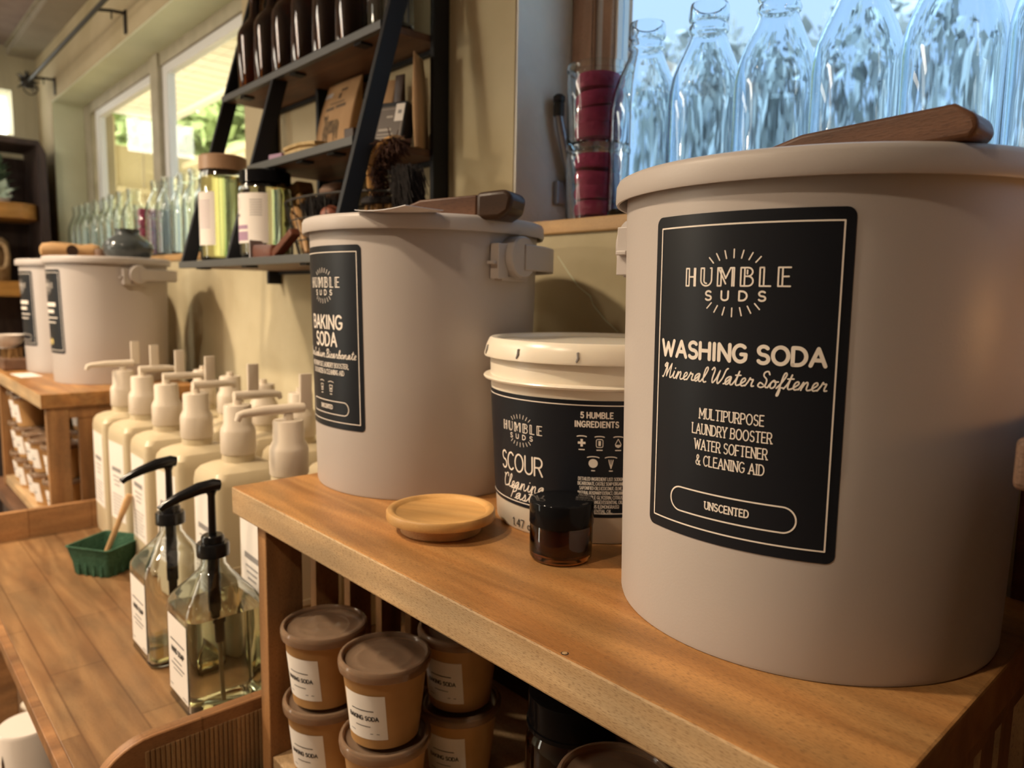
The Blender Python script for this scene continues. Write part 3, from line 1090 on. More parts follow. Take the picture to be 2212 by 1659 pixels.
def washing_print():
    P = Print()
    c = .2025
    P.rect(-LBL_W / 2 + .0065, LBL_W / 2 - .0065, LBL_Z0 - c + .0085, LBL_Z1 - c - .0085, .0011)
    logo(P, -.002, .2694 - c, 1.0)
    P.text('WASHING SODA', -.001, .2182 - c, .0112, width=.1215, w=.0026, track=.22, space=.4)
    P.text('Mineral Water Softener', 0, .2018 - c, .0108, width=.1225, w=.00105, font=SC, track=0, space=.22, slant=.25)
    for i, (s, wd) in enumerate((('MULTIPURPOSE', .047), ('LAUNDRY BOOSTER', .0585), ('WATER SOFTENER', .0535), ('& CLEANING AID', .0505))):
        P.text(s, 0, .1755 - c - .01135 * i, .0072, width=wd, w=.00085, track=.22, space=.4, serif=.1)
    P.rect(-.0475, .0475, .1035 - c, .1215 - c, .0011, .0089)
    P.text('UNSCENTED', 0, .1100 - c, .0052, width=.0325, w=.00095, track=.25, serif=.1)
    return P


def baking_print():
    P = Print()
    c = .2025
    P.rect(-LBL_W / 2 + .0065, LBL_W / 2 - .0065, LBL_Z0 - c + .0085, LBL_Z1 - c - .0085, .0011)
    logo(P, -.001, .2672 - c, 1.0)
    P.text('BAKING', .001, .2145 - c, .0165, width=.0775, w=.0029, track=.22)
    P.text('SODA', .001, .1925 - c, .0165, width=.054, w=.0029, track=.24)
    P.text('Pure Sodium Bicarbonate', 0, .1770 - c, .0105, width=.1235, w=.00105, font=SC, track=0, space=.2, slant=.25)
    P.text('MULTIPURPOSE LAUNDRY BOOSTER,', 0, .1645 - c, .0058, width=.098, w=.0008, track=.2, space=.35, serif=.1)
    P.text('DEODORIZER & CLEANING AID', 0, .1555 - c, .0058, width=.082, w=.0008, track=.2, space=.35, serif=.1)
    for u in (-.011, .013):              # two little pictograms
        P.line([(u - .0035, .141 - c), (u - .0025, .133 - c), (u + .0025, .133 - c), (u + .0035, .141 - c), (u - .0035, .141 - c)], .0008)
        P.line([(u - .006 + .0015 * i, .1445 - c + .0016 * math.sqrt(max(0, 1 - ((i - 4) / 4.2) ** 2))) for i in range(9)], .0008)
        P.disc(u, .1365 - c, .0014)
        P.bar(u - .0025, u + .0025, .1295 - c, .001)
    P.rect(-.0475, .0475, .1035 - c, .1205 - c, .0011, .0084)
    P.text('UNSCENTED', 0, .1100 - c, .0050, width=.031, w=.00095, track=.25, serif=.1)
    return P


def far_print(dot):
    P = Print()
    c = .2025
    P.rect(-LBL_W / 2 + .0065, LBL_W / 2 - .0065, LBL_Z0 - c + .0085, LBL_Z1 - c - .0085, .0013)
    logo(P, 0, .2690 - c, 1.0)
    P.bar(-.045, .045, .222 - c, .011)
    P.bar(-.035, .035, .203 - c, .009)
    P.bar(-.05, .05, .185 - c, .003)
    P.bar(-.04, .04, .172 - c, .003)
    if not dot:
        P.rect(-.0475, .0475, .1035 - c, .1205 - c, .0011, .0084)
    return P


def make_bucket(label, loc, az, P, extra=None, pivot=101):
    t = thing('lidded_bucket', label, 'bucket', loc)
    mb = MB()
    mb.lathe([(0, .003), (BR0 - .006, .003), (BR0 - .004, 0), (BR0 - .001, .0006), (BR0, .004), (br(.15), .15), (br(.335), .335), (BR1, .344), (BR1 - .003, .344), (BR1 - .004, .30), (0, .30)], 96, cap0=False, cap1=False)
    make('body', mb, M['bucket'], t, smooth=40)
    mb = MB()
    mb.lathe([(0, BH - .006), (.150, BH - .006), (.1525, BH - .002), (.156, BH), (.1625, BH), (.1658, BH - .0015), (.1675, BH - .005), (.1678, BH - .017), (.1668, BH - .0195), (.1650, BH - .0195), (.1640, BH - .017), (.1632, BH - .006), (.1600, BH - .0055), (.1592, BH - .010), (0, BH - .010)], 96, cap0=False, cap1=False)
    make('lid', mb, M['bucket'], t, smooth=40)
    fn = cone_map(az, br, .2025, .0005)
    lb = make('label', patch(fn, LBL_W, LBL_Z1 - LBL_Z0, .006), M['label_black'], t, smooth=60)
    make('lettering', P.mesh(cone_map(az, br, .2025, .0008)), M['print'], lb, smooth=0, recalc=False)
    if extra:
        extra(lb, az)
    # bail handle folded level round the back
    zh = .309
    a0 = az + R(pivot)
    ax = Vector((cos(a0), sin(a0), 0))
    bk = Vector((-sin(a0), cos(a0), 0))
    if bk.y < 0:
        bk = -bk
    for sgn in (1, -1):
        mb = MB()
        base = ax * sgn
        tang = bk
        c0 = base * (br(zh) - .003)
        n = 28
        rings = []
        for dd, rr in ((0, .027), (.014, .027), (.0215, .0265), (.0235, .0245)):
            rings.append([tuple(c0 + base * dd + tang * (rr * cos(2 * pi * i / n)) + Vector((0, 0, zh + rr * sin(2 * pi * i / n)))) for i in range(n)])
        mb.loft(rings)
        pv = make('pivot', mb, M['bucket'], t, smooth=40)
        mb = MB()
        Mx = Matrix(((tang.x, base.x, 0, 0), (tang.y, base.y, 0, 0), (0, 0, 1, 0), (0, 0, 0, 1)))
        mb.box(-.040, -.020, br(zh) - .003, br(zh) + .0105, zh - .028, zh + .016, M_=Mx)
        mb.box(-.047, -.020, br(zh) - .003, br(zh) + .008, zh - .010, zh - .006, M_=Mx)
        mb.box(-.030, .024, br(zh) - .003, br(zh) + .0085, zh - .030, zh - .024, M_=Mx)
        make('pivot_bracket', mb, M['bucket'], pv, smooth=0, bevel=.001)
    mb = MB()
    rings = []
    ro, ri = br(zh) + .0225, br(zh) + .0165
    pts = []
    for k in range(33):
        a = pi * k / 32
        d = ax * cos(a) + bk * (sin(a) * 1.04)
        pts.append(d)
    for d in pts:
        q = [(ro, -.0165), (ro, .0165), (ri, .0165), (ri, -.0165)]
        rings.append([(d.x * r_, d.y * r_, zh + z_) for r_, z_ in q])
    mb.loft(rings)
    make('handle', mb, M['bucket'], t, smooth=30, bevel=.0015)
    return t


big = make_bucket('largest taupe lidded bucket, black label reading washing soda', (-.288, .606, -.26), R(277), washing_print(), None, 93)
mid = make_bucket('taupe lidded bucket with black label reading baking soda', (-.864, .619, -.26), R(268.3), baking_print())


def dot_extra(lb, az):
    P = Print()
    P.fill([(x * 1.0, y - .085) for x, y in rrect(.034, .017, .0084, 8)])
    make('yellow_spot', P.mesh(cone_map(az, br, .2025, .0009)), M['yellow'], lb, smooth=0, recalc=False)


fa = make_bucket('farther bench bucket whose black label has a yellow spot', (-2.425, .594, -.268), R(271), far_print(True), dot_extra)
fb = make_bucket('leftmost taupe bucket, half hidden behind the one with the yellow spot', (-2.79, .586, -.268), R(273), far_print(False))

# ------------------------------------------------------------------ cream paste tub
tub = thing('paste_tub', 'cream plastic tub of cleaning paste with a black wraparound label', 'tub', (-.572, .655, -.26))


def tr(z):
    return .1125 + (.1225 - .1125) * z / .168


mb = MB()
mb.lathe([(0, .003), (.108, .003), (.110, 0), (.1125, .003), (tr(.155), .155), (tr(.164), .1645), (.1300, .1660), (.1310, .1680), (.1300, .1695), (tr(.170), .1705), (.1235, .1985), (.120, .199), (0, .199)], 96, cap0=False, cap1=False)
make('body', mb, M['tub'], tub, smooth=40)
mb = MB()
mb.lathe([(0, .2085), (.112, .2085), (.1145, .2115), (.1165, .2128), (.1225, .2130), (.1245, .2115), (.1275, .205), (.1305, .1935), (.1300, .1915), (.1285, .1915), (.1265, .2), (.1240, .204), (0, .204)], 96, cap0=False, cap1=False)
tl = make('lid', mb, M['tub'], tub, smooth=35)
mb = MB()
for a in (272, 303, 334, 240):
    aa = R(a)
    p = [(cos(aa + o) * r_, sin(aa + o) * r_, z) for o, r_, z in ((0, .1305, .1945), (.012, .1300, .199), (.004, .1288, .204), (.018, .1285, .2045))]
    mb.tube(p, [.0010, .0013, .0008, .0005], 6)
make('tear_slit', mb, M['grey_print'], tl, smooth=30)
fn = cone_map(R(292), tr, .0925, .0005)
tlb = make('label', patch(fn, .30, .125, .0, 60), M['label_black'], tub, smooth=60)
P = Print()
c = .0925
P.line([(-.149, .150 - c), (.149, .150 - c)], .0011)
P.line([(-.149, .0345 - c), (.149, .0345 - c)], .0011)
U = lambda a: R(a - 292) * .119
logo(P, U(270.5), .1140 - c, .79)
P.text('SCOUR', U(269.5), .0690 - c, .0195, width=.0645, w=.0019, track=.18)
P.text('Cleaning', U(270.5), .0490 - c, .0150, width=.0640, w=.00125, font=SC, track=0, slant=.25)
P.text('Paste', U(271.5), .0375 - c, .0140, width=.0430, w=.00125, font=SC, track=0, slant=.25)
P.text('5 HUMBLE', U(313.5), .1370 - c, .0058, width=.0330, w=.0013, track=.3, space=.4)
P.text('INGREDIENTS', U(313.5), .1275 - c, .0058, width=.0450, w=.0013, track=.3)
for a in (306.1, 315.0, 324.3):
    u = U(a)
    v = .1105 - c
    P.line([(u - .0048 + .0012 * i, v + .0062 + .0012 * math.sqrt(max(0, 1 - ((i - 4) / 4.4) ** 2))) for i in range(9)], .0011)
    P.bar(u - .0032, u + .0032, v - .0072, .0012)
    if a < 310:
        P.bar(u - .0040, u + .0040, v, .0024)
        P.fill([(u - .0012, v - .0040), (u + .0012, v - .0040), (u + .0012, v + .0040), (u - .0012, v + .0040)])
    elif a < 320:
        P.rect(u - .0034, u + .0034, v - .0042, v + .0042, .0008, .0016)
        P.fill([(u - .0013, v - .0026), (u + .0013, v - .0026), (u + .0013, v + .0026), (u - .0013, v + .0026)])
    else:
        P.line([(u, v + .0048), (u - .003, v - .0008), (u - .0025, v - .003), (u, v - .0042), (u + .0025, v - .003), (u + .003, v - .0008), (u, v + .0048)], .0008)
        P.fill([(u - .0026, v - .0012), (u - .002, v - .0032), (u, v - .0038), (u + .002, v - .0032), (u + .0026, v - .0012)])
for a in (311.9, 320.8):
    u = U(a)
    v = .0890 - c
    P.line([(u - .0060 + .0015 * i, v + .0055 + .0018 * math.sqrt(max(0, 1 - ((i - 4) / 4.4) ** 2))) for i in range(9)], .0011)
    P.bar(u - .002, u + .002, v - .0078, .0012)
    if a < 315:
        P.disc(u, v, .0048)
    else:
        P.line([(u - .0022, v + .004), (u - .0016, v + .0005), (u, v - .005), (u + .0016, v + .0005), (u + .0022, v + .004)], .0010)
        P.line([(u, v + .004), (u, v - .003)], .0008)
for i, (s, wd) in enumerate((('DETAILED INGREDIENT LIST: SODIUM', .0475), ('BICARBONATE, CASTILE SOAP (ORGANIC', .0485), ('SAPONIFIED OILS (COCONUT, OLIVE,', .0450), ('NATURAL ROSEMARY EXTRACT, ORGANIC', .0480), ('VEGETABLE GLYCERIN, CITRUS', .0460), ('SWEET ORANGE) ESSENTIAL OIL', .0460), ('CITRATUS (LEMONGRASS)', .0380), ('ESSENTIAL OIL.', .0240))):
    P.text(s, U(316.0), .0705 - c - .0050 * i, .0034, width=wd, w=.00055, track=.2, space=.35)
fl = U(331)
for i in range(7):
    a = i * 2 * pi / 7
    P.disc(fl + .0042 * cos(a), .121 - c + .0042 * sin(a), .0026, 10)
make('lettering', P.mesh(cone_map(R(292), tr, .0925, .0008)), M['print'], tlb, smooth=0, recalc=False)
P = Print()
P.text('1.47 oz', 0, 0, .0088, width=.034, w=.0011, track=.2, space=.4)
make('stamped_weight', P.mesh(cone_map(R(271), tr, .0055, .0006)), M['black_print'], tub, smooth=0, recalc=False)

# ------------------------------------------------------------------ bamboo lid, amber jar
bl = thing('bamboo_lid', 'round bamboo jar lid lying on the wooden bench', 'jar lid', (-.638, .480, -.26))
mb = MB()
mb.lathe([(0, .012), (.0445, .012), (.0455, .013), (.0600, .0145), (.0605, .016), (.0605, .0225), (.0590, .0245), (.0560, .0250), (.0530, .0245), (.0505, .0218), (.0495, .0212), (0, .0212)], 72, cap0=False, cap1=False)
make('disc', mb, M['bamboo'], bl, smooth=40, rot=(0, 0, R(30)))
mb = MB()
mb.lathe([(0, 0), (.0440, 0), (.0450, .001), (.0450, .0122), (0, .0122)], 72, cap0=False, cap1=False)
make('plug', mb, M['beech'], bl, smooth=40)

aj = thing('amber_jar', 'small amber glass jar with glossy black lid in front of the paste tub', 'jar', (-.4915, .520, -.26))
mb = MB()
mb.lathe([(0, .003), (.022, .0015), (.026, 0), (.0295, .001), (.0312, .004), (.0315, .008), (.0315, .036), (.0290, .040), (.0290, .052), (.0262, .052), (.0262, .040), (.0285, .036), (.0285, .010), (.026, .006), (0, .006)], 64, cap0=False, cap1=False)
make('glass_body', mb, M['amber_jar'], aj, smooth=50)
mb = MB()
mb.lathe([(0, .0075), (.0255, .0075), (.0280, .011), (.0280, .034), (0, .034)], 48, cap0=False, cap1=False)
make('balm', mb, M['cream_inside'], aj, smooth=50)
mb = MB()
mb.lathe([(0, .0605), (.0302, .0605), (.0316, .0600), (.0322, .0585), (.0322, .0375), (.0318, .0368), (.0305, .0368), (.0300, .054), (0, .054)], 64, cap0=False, cap1=False)
make('lid', mb, M['gloss_black'], aj, smooth=50)


# ------------------------------------------------------------------ wooden scoops and card on the lids
def bar_profile(L, w, h, m, name, parent, taper=.75, lift=0.0):
    mb = MB()
    rings = []
    for k in range(13):
        t = k / 12
        e = min(t, 1 - t) * L
        rr = min(.010, h * .45)
        kk = 1 if e > rr else max(.25, math.sqrt(max(0, 1 - (1 - e / rr) ** 2)))
        ww = w * (taper + (1 - taper) * t) * kk
        hh = h * (taper + (1 - taper) * t) * (kk * .5 + .5)
        pr_ = rrect(ww, hh, min(.006, hh * .4, ww * .4), 4)
        x = -L / 2 + L * t
        rings.append([(x, a, b + hh / 2 + lift * t) for a, b in pr_])
    mb.loft(rings)
    return make(name, mb, m, parent, smooth=45)


def wedge_block(parent, name, m, L, h0, h1, w, ch):
    """wooden handle: flat bottom, top rising to one squared chamfered end"""
    mb = MB()
    prof = [(-L / 2, 0), (L / 2 - ch * .3, 0), (L / 2, ch * .4), (L / 2 - .002, h1 * .62), (L / 2 - ch, h1), (-L * .22, h1 * .98), (-L * .40, h0 * .78), (-L / 2 + .004, h0 * .45), (-L / 2, h0 * .2)]
    mb.prism(prof, 1, -w / 2, w / 2)
    return make(name, mb, m, parent, smooth=30, bevel=.004, bseg=3)


wc = thing('wooden_scoop_handle', 'long walnut scoop handle lying near the front of the washing soda bucket lid', 'scoop handle', (-.222, .520, .0950), R(0))  # handle of a wooden scoop, shaped as a plain bar
wedge_block(wc, 'wedge', M['walnut'], .152, .021, .0225, .034, .014)
wc.rotation_euler = (0, R(-2.4), 0)
md = thing('wooden_scoop', 'walnut scoop with dark end lying on the baking soda bucket lid', 'scoop', (-.745, .590, .0917), R(25))
mb = MB()
mb.prism([(-.078, .004), (-.070, .020), (-.05, .027), (.03, .031), (.03, 0), (-.075, 0)], 1, -.019, .019)
make('handle', mb, M['walnut'], md, smooth=30, bevel=.004, bseg=3)
mb = MB()
mb.prism([(.0305, 0), (.0305, .033), (.070, .036), (.080, .028), (.076, .008), (.062, 0)], 1, -.024, .024)
make('dark_end', mb, M['walnut_dark'], md, smooth=30, bevel=.006, bseg=3)
mb = MB()
ring = []
for k in range(9):
    t = k / 8
    ring.append([(-.045 + .09 * t, -.030, .0012 + .0028 * (2 * t - 1) ** 2), (-.045 + .09 * t, .030, .0012 + .0028 * (2 * t - 1) ** 2), (-.045 + .09 * t, .030, .0020 + .0028 * (2 * t - 1) ** 2), (-.045 + .09 * t, -.030, .0020 + .0028 * (2 * t - 1) ** 2)])
mb.loft(ring)
tag(make('price_card', mb, M['paper_grey'], None, (-.752, .500, .0948), (0, 0, R(8)), smooth=40), 'small curled paper card on the baking soda bucket lid, in front of the scoop', 'card')


# ------------------------------------------------------------------ kraft cups
def make_cup(label, group=None, lettered=True):
    t = thing('kraft_cup', label, 'paper cup', (0, 0, 0), 0, group)
    rr = lambda z: .0400 + (.0500 - .0400) * z / .090
    mb = MB()
    mb.lathe([(0, .004), (.0385, .004), (.0390, 0), (.0400, 0), (rr(.088), .088), (.0512, .0900), (.0512, .0915), (.0490, .0915), (.0395, .006), (0, .006)], 48, cap0=False, cap1=False)
    make('cup', mb, M['kraft_cup'], t, smooth=45)
    mb = MB()
    mb.lathe([(0, .0915), (.008, .0917), (.010, .0921), (.012, .0917), (.030, .0916), (.032, .0922), (.034, .0916), (.046, .0916), (.0480, .0925), (.0490, .0970), (.0505, .0980), (.0530, .0975), (.0545, .0950), (.0548, .0905), (.0540, .0850), (.0530, .0845), (.0522, .0885), (.0515, .0930), (.0500, .0950), (.0488, .0905), (0, .0900)], 48, cap0=False, cap1=False)
    make('lid', mb, M['clear_lid'], t, smooth=45)
    fn = cone_map(R(270), rr, .040, .0004)
    lb = make('label', patch(fn, .058, .056, .0), M['paper'], t, smooth=60)
    P = Print()
    if lettered:
        P.text('BAKING SODA', 0, -.0035, .0050, width=.040, w=.0011, track=.2)
    else:
        P.bar(-.0155, .0155, -.001, .0035)
    P.bar(-.015, .015, .0085, .0011)
    P.bar(-.010, .010, -.0115, .0009)
    P.bar(-.020, -.012, -.0205, .0008)
    P.bar(.009, .020, -.0205, .0008)
    make('lettering', P.mesh(cone_map(R(270), rr, .040, .0007), .008), M['black_print'], lb, smooth=0, recalc=False)
    return t


CUPG = 'kraft cups stacked inside the near bench'
cup0 = make_cup('', CUPG)
ZFL = -.616
stacks = [(-.823, .434, 22, 'stack against the side panel'), (-.704, .449, 24, 'foremost stack'),
          (-.706, .562, 20, 'stack behind the foremost one'),
          (-.378, .478, 10, 'stack before the dark bottle'), (-.285, .570, 0, 'rightmost stack')]
first = True
for x, y, rz, where in stacks:
    for lv in range(2):
        lab = 'lidded kraft cup in the near bench, %s of the %s' % ('top' if lv else 'bottom', where)
        p = (x + random.uniform(-.002, .002), y + random.uniform(-.001, .001), ZFL + .0985 * lv)
        if first:
            cup0.location = p
            cup0.rotation_euler = (0, 0, R(rz))
            cup0['label'] = lab
            first = False
        else:
            dup(cup0, p, R(rz + random.uniform(-6, 6)), lab)
cupf = make_cup('', 'kraft cups stacked inside the far bench', False)
first = True
fst = [(-2.330, .435, 2, 'column nearest the slatted end'), (-2.452, .425, 2, 'second column from the slatted end'), (-2.574, .430, 2, 'middle column'),
       (-2.696, .425, 3, 'fourth column from the slatted end'), (-2.815, .430, 3, 'column at the left end'), (-2.40, .545, 3, 'back column by the slatted end'), (-2.53, .545, 3, 'middle back column')]
for x, y, n, where in fst:
    for lv in range(n):
        lab = 'kraft cup in the far bench, %s of the %s' % (('bottom', 'middle', 'top')[lv] if n == 3 else ('bottom', 'top')[lv], where)
        p = (x, y, ZFL - .008 + .0985 * lv)
        if first:
            cupf.location = p
            cupf['label'] = lab
            first = False
        else:
            dup(cupf, p, R(random.uniform(-15, 15)), lab)

# dark bottle under the bench
db = thing('amber_bottle', 'tall amber jar with ribbed black screw cap under the bench', 'jar', (-.478, .530, ZFL))
mb = MB()
mb.lathe([(0, .004), (.040, .003), (.045, 0), (.0475, .004), (.048, .01), (.048, .165), (.044, .176), (.041, .180), (.041, .196), (.038, .196), (.038, .18), (.0455, .163), (.0455, .012), (.043, .007), (0, .007)], 56, cap0=False, cap1=False)
make('glass_body', mb, M['amber_dark'], db, smooth=45)
mb = MB()
mb.lathe([(0, .217), (.043, .217), (.0455, .2155), (.046, .213), (.046, .186), (.0475, .185), (.0475, .181), (.0445, .181), (.0445, .2), (0, .2)], 56, cap0=False, cap1=False)
make('cap', mb, M['gloss_black'], db, smooth=40)
lbd = make('label', patch(cone_map(R(235), lambda z: .048, .085, .0004), .07, .09, 0), M['paper'], db, smooth=60)
P = Print()
for k in range(6):
    P.bar(-.026, .026 - .006 * (k % 2), .028 - .009 * k, .002)
make('lettering', P.mesh(cone_map(R(235), lambda z: .048, .085, .0007), .008), M['black_print'], lbd, smooth=0, recalc=False)


# ------------------------------------------------------------------ glass pump bottles
def make_pump_bottle(label, loc, fill, rz=0.0, spout=-.0):
    t = thing('pump_bottle', label, 'soap bottle', loc, rz)
    hw = .0565

    def prof(off, z0=0.0):
        out = []
        for z, w, r in ((.000 + z0, hw - .008, .016), (.003 + z0, hw - .003, .018), (.010 + z0, hw, .018), (.150, hw, .018), (.160, hw - .001, .019), (.172, hw - .007, .022), (.190, hw - .022, .022), (.205, .0235, .0225), (.214, .0180, .0175), (.232, .0170, .0165)):
            w2 = max(w - off, .008)
            out.append((z, w2, min(max(r - off, .005), w2 * .98)))
        return out
    mb = MB()
    n = 6
    rings = [[(x, y, z) for x, y in rrect(2 * w, 2 * w, r, n)] for z, w, r in prof(0)]
    inner = [[(x, y, z) for x, y in rrect(2 * w, 2 * w, r, n)] for z, w, r in prof(.0028, .005)]
    mb.loft(rings + inner[::-1])
    make('glass_body', mb, M['glass'], t, smooth=40)
    mb = MB()
    liq = []
    for z, w, r in prof(.0031, .0055):
        if z >= fill:
            break
        liq.append((z, w, r))
    liq.append((fill, liq[-1][1] if fill <= .155 else max(.02, hw - .004 - (fill - .155) * .6), .016))
    mb.loft([[(x, y, z) for x, y in rrect(2 * w, 2 * w, r, n)] for z, w, r in liq])
    make('liquid_soap', mb, M['soap'], t, smooth=40)
    mb = MB()
    k = 36
    rings = []
    for z, r in ((.2275, .0215), (.2275, .0228), (.245, .0228), (.2475, .0215)):
        rings.append([((r + (.0006 if i % 2 else 0)) * cos(2 * pi * i / k), (r + (.0006 if i % 2 else 0)) * sin(2 * pi * i / k), z) for i in range(k)])
    mb.loft(rings)
    mb.lathe([(.0165, .247), (.0165, .256), (.014, .259), (.006, .259)], 28)
    make('collar', mb, M['pump_black'], t, smooth=40)
    mb = MB()
    mb.lathe([(.0058, .2585), (.0054, .318), (.0080, .325)], 16)
    mb.tube([(0, .012, .332), (0, .004, .3335), (0, -.018, .3315), (0, -.044, .324), (0, -.066, .315), (0, -.073, .310)], [.0085, .0100, .0095, .0075, .0058, .0050], 12)
    make('pump_head', mb, M['pump_black'], t, smooth=45)
    mb = MB()
    mb.lathe([(.0085, .2270), (.0088, .155), (.0092, .150), (.0092, .128), (.0072, .126), (.0068, .100), (.0055, .098)], 20)
    make('pump_barrel', mb, M['pump_black'], t, smooth=40)
    mb = MB()
    mb.tube([(0, 0, .0985), (0, .001, .05), (.001, .002, .008)], .0034, 10)
    make('dip_tube', mb, M['jug'], t, smooth=45)
    mb = MB()
    mb.add([(-.036, -hw - .0004, .025), (.042, -hw - .0004, .025), (.042, -hw - .0004, .143), (-.036, -hw - .0004, .143)], [(0, 1, 2, 3)])
    lb = make('label', mb, M['paper'], t, smooth=0)
    P = Print()
    P.text('HAND SOAP', .003, .088, .008, width=.052, w=.0017, track=.2)
    P.bar(-.026, .032, .107, .002)
    P.bar(-.014, .020, .078, .0016)
    P.bar(-.024, .030, .070, .0018)
    P.bar(-.016, .022, .063, .0014)
    P.bar(-.033, -.020, .034, .0012)
    P.bar(.020, .038, .030, .0012)
    make('lettering', P.mesh(lambda u, v: (u, -hw - .0008, v), .5), M['black_print'], lb, smooth=0, recalc=False)
    return t


make_pump_bottle('square glass bottle of yellow soap with black pump, nearest the bench', (-1.082, .389, -.62), .150, 0)
make_pump_bottle('square glass bottle with black pump beside the green basket, nearly empty', (-1.281, .391, -.62), .018, 0)

# green berry basket and spatula
bk = thing('berry_basket', 'green moulded pulp berry basket on the tray table', 'basket', (-1.768, .404, -.62), R(33))
mb = MB()
outer = [[(x, y, z) for x, y in rrect(2 * w, 2 * w, .008, 3)] for z, w in ((0, .046), (.004, .0475), (.030, .050), (.040, .0525), (.060, .056), (.063, .0585), (.0645, .0585))]
inner = [[(x, y, z) for x, y in rrect(2 * w, 2 * w, .007, 3)] for z, w in ((.0645, .0545), (.040, .0500), (.006, .0455))]
mb.loft(outer + inner)
make('body', mb, M['pulp'], bk, smooth=30)
mb = MB()
for s in range(4):
    for i in range(4):
        u = -.030 + .02 * i
        Mx = Matrix.Rotation(s * pi / 2, 4, 'Z')
        mb.box(u - .003, u + .003, -.0513, -.044, .001, .026, M_=Mx)
make('vertical_ribs', mb, M['pulp'], bk, smooth=0, bevel=.001)
sp = thing('wooden_spatula', 'pale wooden stick with a dark tip standing in the green basket', 'spatula', (-1.755, .398, -.613))
mb = MB()
dirv = Vector((.015, .045, .118))
a0 = Vector((0, -.005, .02))
mb.tube([a0, a0 + dirv * .3, a0 + dirv * .8, a0 + dirv * 1.1, a0 + dirv * 1.2], [.0055, .006, .0065, .0085, .006], 10)
make('stick', mb, M['beech'], sp, smooth=40)
mb = MB()
mb.tube([a0 - dirv * .14, a0 - dirv * .04, a0 + dirv * .05], [.004, .0085, .0062], 10)
make('dark_tip', mb, M['pump_black'], sp, smooth=40)


# ------------------------------------------------------------------ translucent gallon jugs with white pumps
def make_jug(label, group, kind='front'):
    t = thing('pump_jug', label, 'jug', (0, 0, 0), 0, group)
    mb = MB()
    n = 5
    rings = []
    for z, w, d, r in ((0, .056, .058, .012), (.004, .061, .064, .014), (.02, .062, .065, .014), (.276, .062, .065, .014), (.291, .060, .063, .015), (.301, .054, .057, .018), (.308, .043, .046, .022), (.312, .0295, .0295, .0292), (.335, .0285, .0285, .0282)):
        rings.append([(x, y, z) for x, y in rrect(2 * w, 2 * d, r, n)])
    mb.loft(rings)
    for z in (.02, .045, .07, .095, .12):      # ribs low on the side
        mb.box(.0615, .0640, -.045, .045, z + .004, z + .013)
    make('body', mb, M['jug'], t, smooth=24)
    mb = MB()
    mb.lathe([(.0300, .326), (.0312, .328), (.0310, .366), (.0300, .372), (.0250, .381), (.0246, .412), (.0232, .415), (.008, .415), (.008, .425)], 36)
    make('collar', mb, M['pump_white'], t, smooth=35)
    if kind != 'capped':
        mb = MB()
        if kind == 'front':
            mb.tube([(0, .026, .433), (0, -.04, .433), (0, -.072, .431), (0, -.079, .429), (0, -.082, .420)], [.0085, .0080, .0062, .0060, .0048], 10)
        else:
            mb.tube([(0, -.006, .431), (0, .04, .431), (0, .072, .430), (0, .079, .428), (0, .082, .420)], [.0085, .0085, .0066, .0062, .0048], 10)
        make('spout', mb, M['pump_white'], t, smooth=40)
        mb = MB()
        mb.loft([[(x * k_, .030 + y, z) for x, y in rrect(.007, .021, .0025, 3)] for z, k_ in ((.430, .45), (.440, .6), (.448, 1.0), (.484, 1.05), (.488, .98))])
        make('thumb_paddle', mb, M['pump_white'], t, smooth=40)
    mb = MB()
    mb.add([(-.047, -.0654, .075), (.047, -.0654, .075), (.047, -.0654, .262), (-.047, -.0654, .262)], [(0, 1, 2, 3)])
    lb = make('label', mb, M['paper'], t, smooth=0)
    P = Print()
    P.bar(-.030, .030, .197, .010)
    for k in range(3):
        P.bar(-.026 + .004 * k, .026 - .004 * k, .180 - .010 * k, .003)
    for k in range(7):
        P.bar(-.034, .034 - .006 * (k % 3), .136 - .008 * k, .0022)
    make('lettering', P.mesh(lambda u, v: (u, -.0658, v), .5), M['grey_print'], lb, smooth=0, recalc=False)
    return t


JG = 'translucent pump jugs on the tray table'
jug_a = make_jug('', JG)
jug_b = make_jug('', JG, 'back')
jug_c = make_jug('', JG, 'capped')
jx = [-2.040, -1.880, -1.694, -1.509, -1.313, -1.108]
fn_ = ['farthest jug in the front row, beside the far bench', 'second farthest jug in the front row', 'third farthest jug in the front row', 'third jug of the front row from the near bench', 'second jug of the front row from the near bench', 'jug of the front row beside the near bench']
used_jugs = set()


def place_jug(proto, loc, rz, lab):
    if proto.name not in used_jugs:
        used_jugs.add(proto.name)
        proto.location = loc
        proto.rotation_euler = (0, 0, rz)
        proto['label'] = lab
    else:
        dup(proto, loc, rz, lab)


for i, x in enumerate(jx):
    place_jug(jug_a if i in (0, 5) else jug_b, (x, .522 + random.uniform(-.004, .004), -.62), R(random.uniform(-4, 4)), 'translucent white pump jug, ' + fn_[i])
for i, x in enumerate([-1.95, -1.77, -1.58, -1.40, -1.20]):
    where = ('farthest', 'second farthest', 'middle', 'second nearest', 'nearest')[i]
    place_jug(jug_c, (x, .690, -.62), R((4, -3, 5, -4, 2)[i]), 'translucent white jug with a plain cap, %s of the back row by the wall' % where)

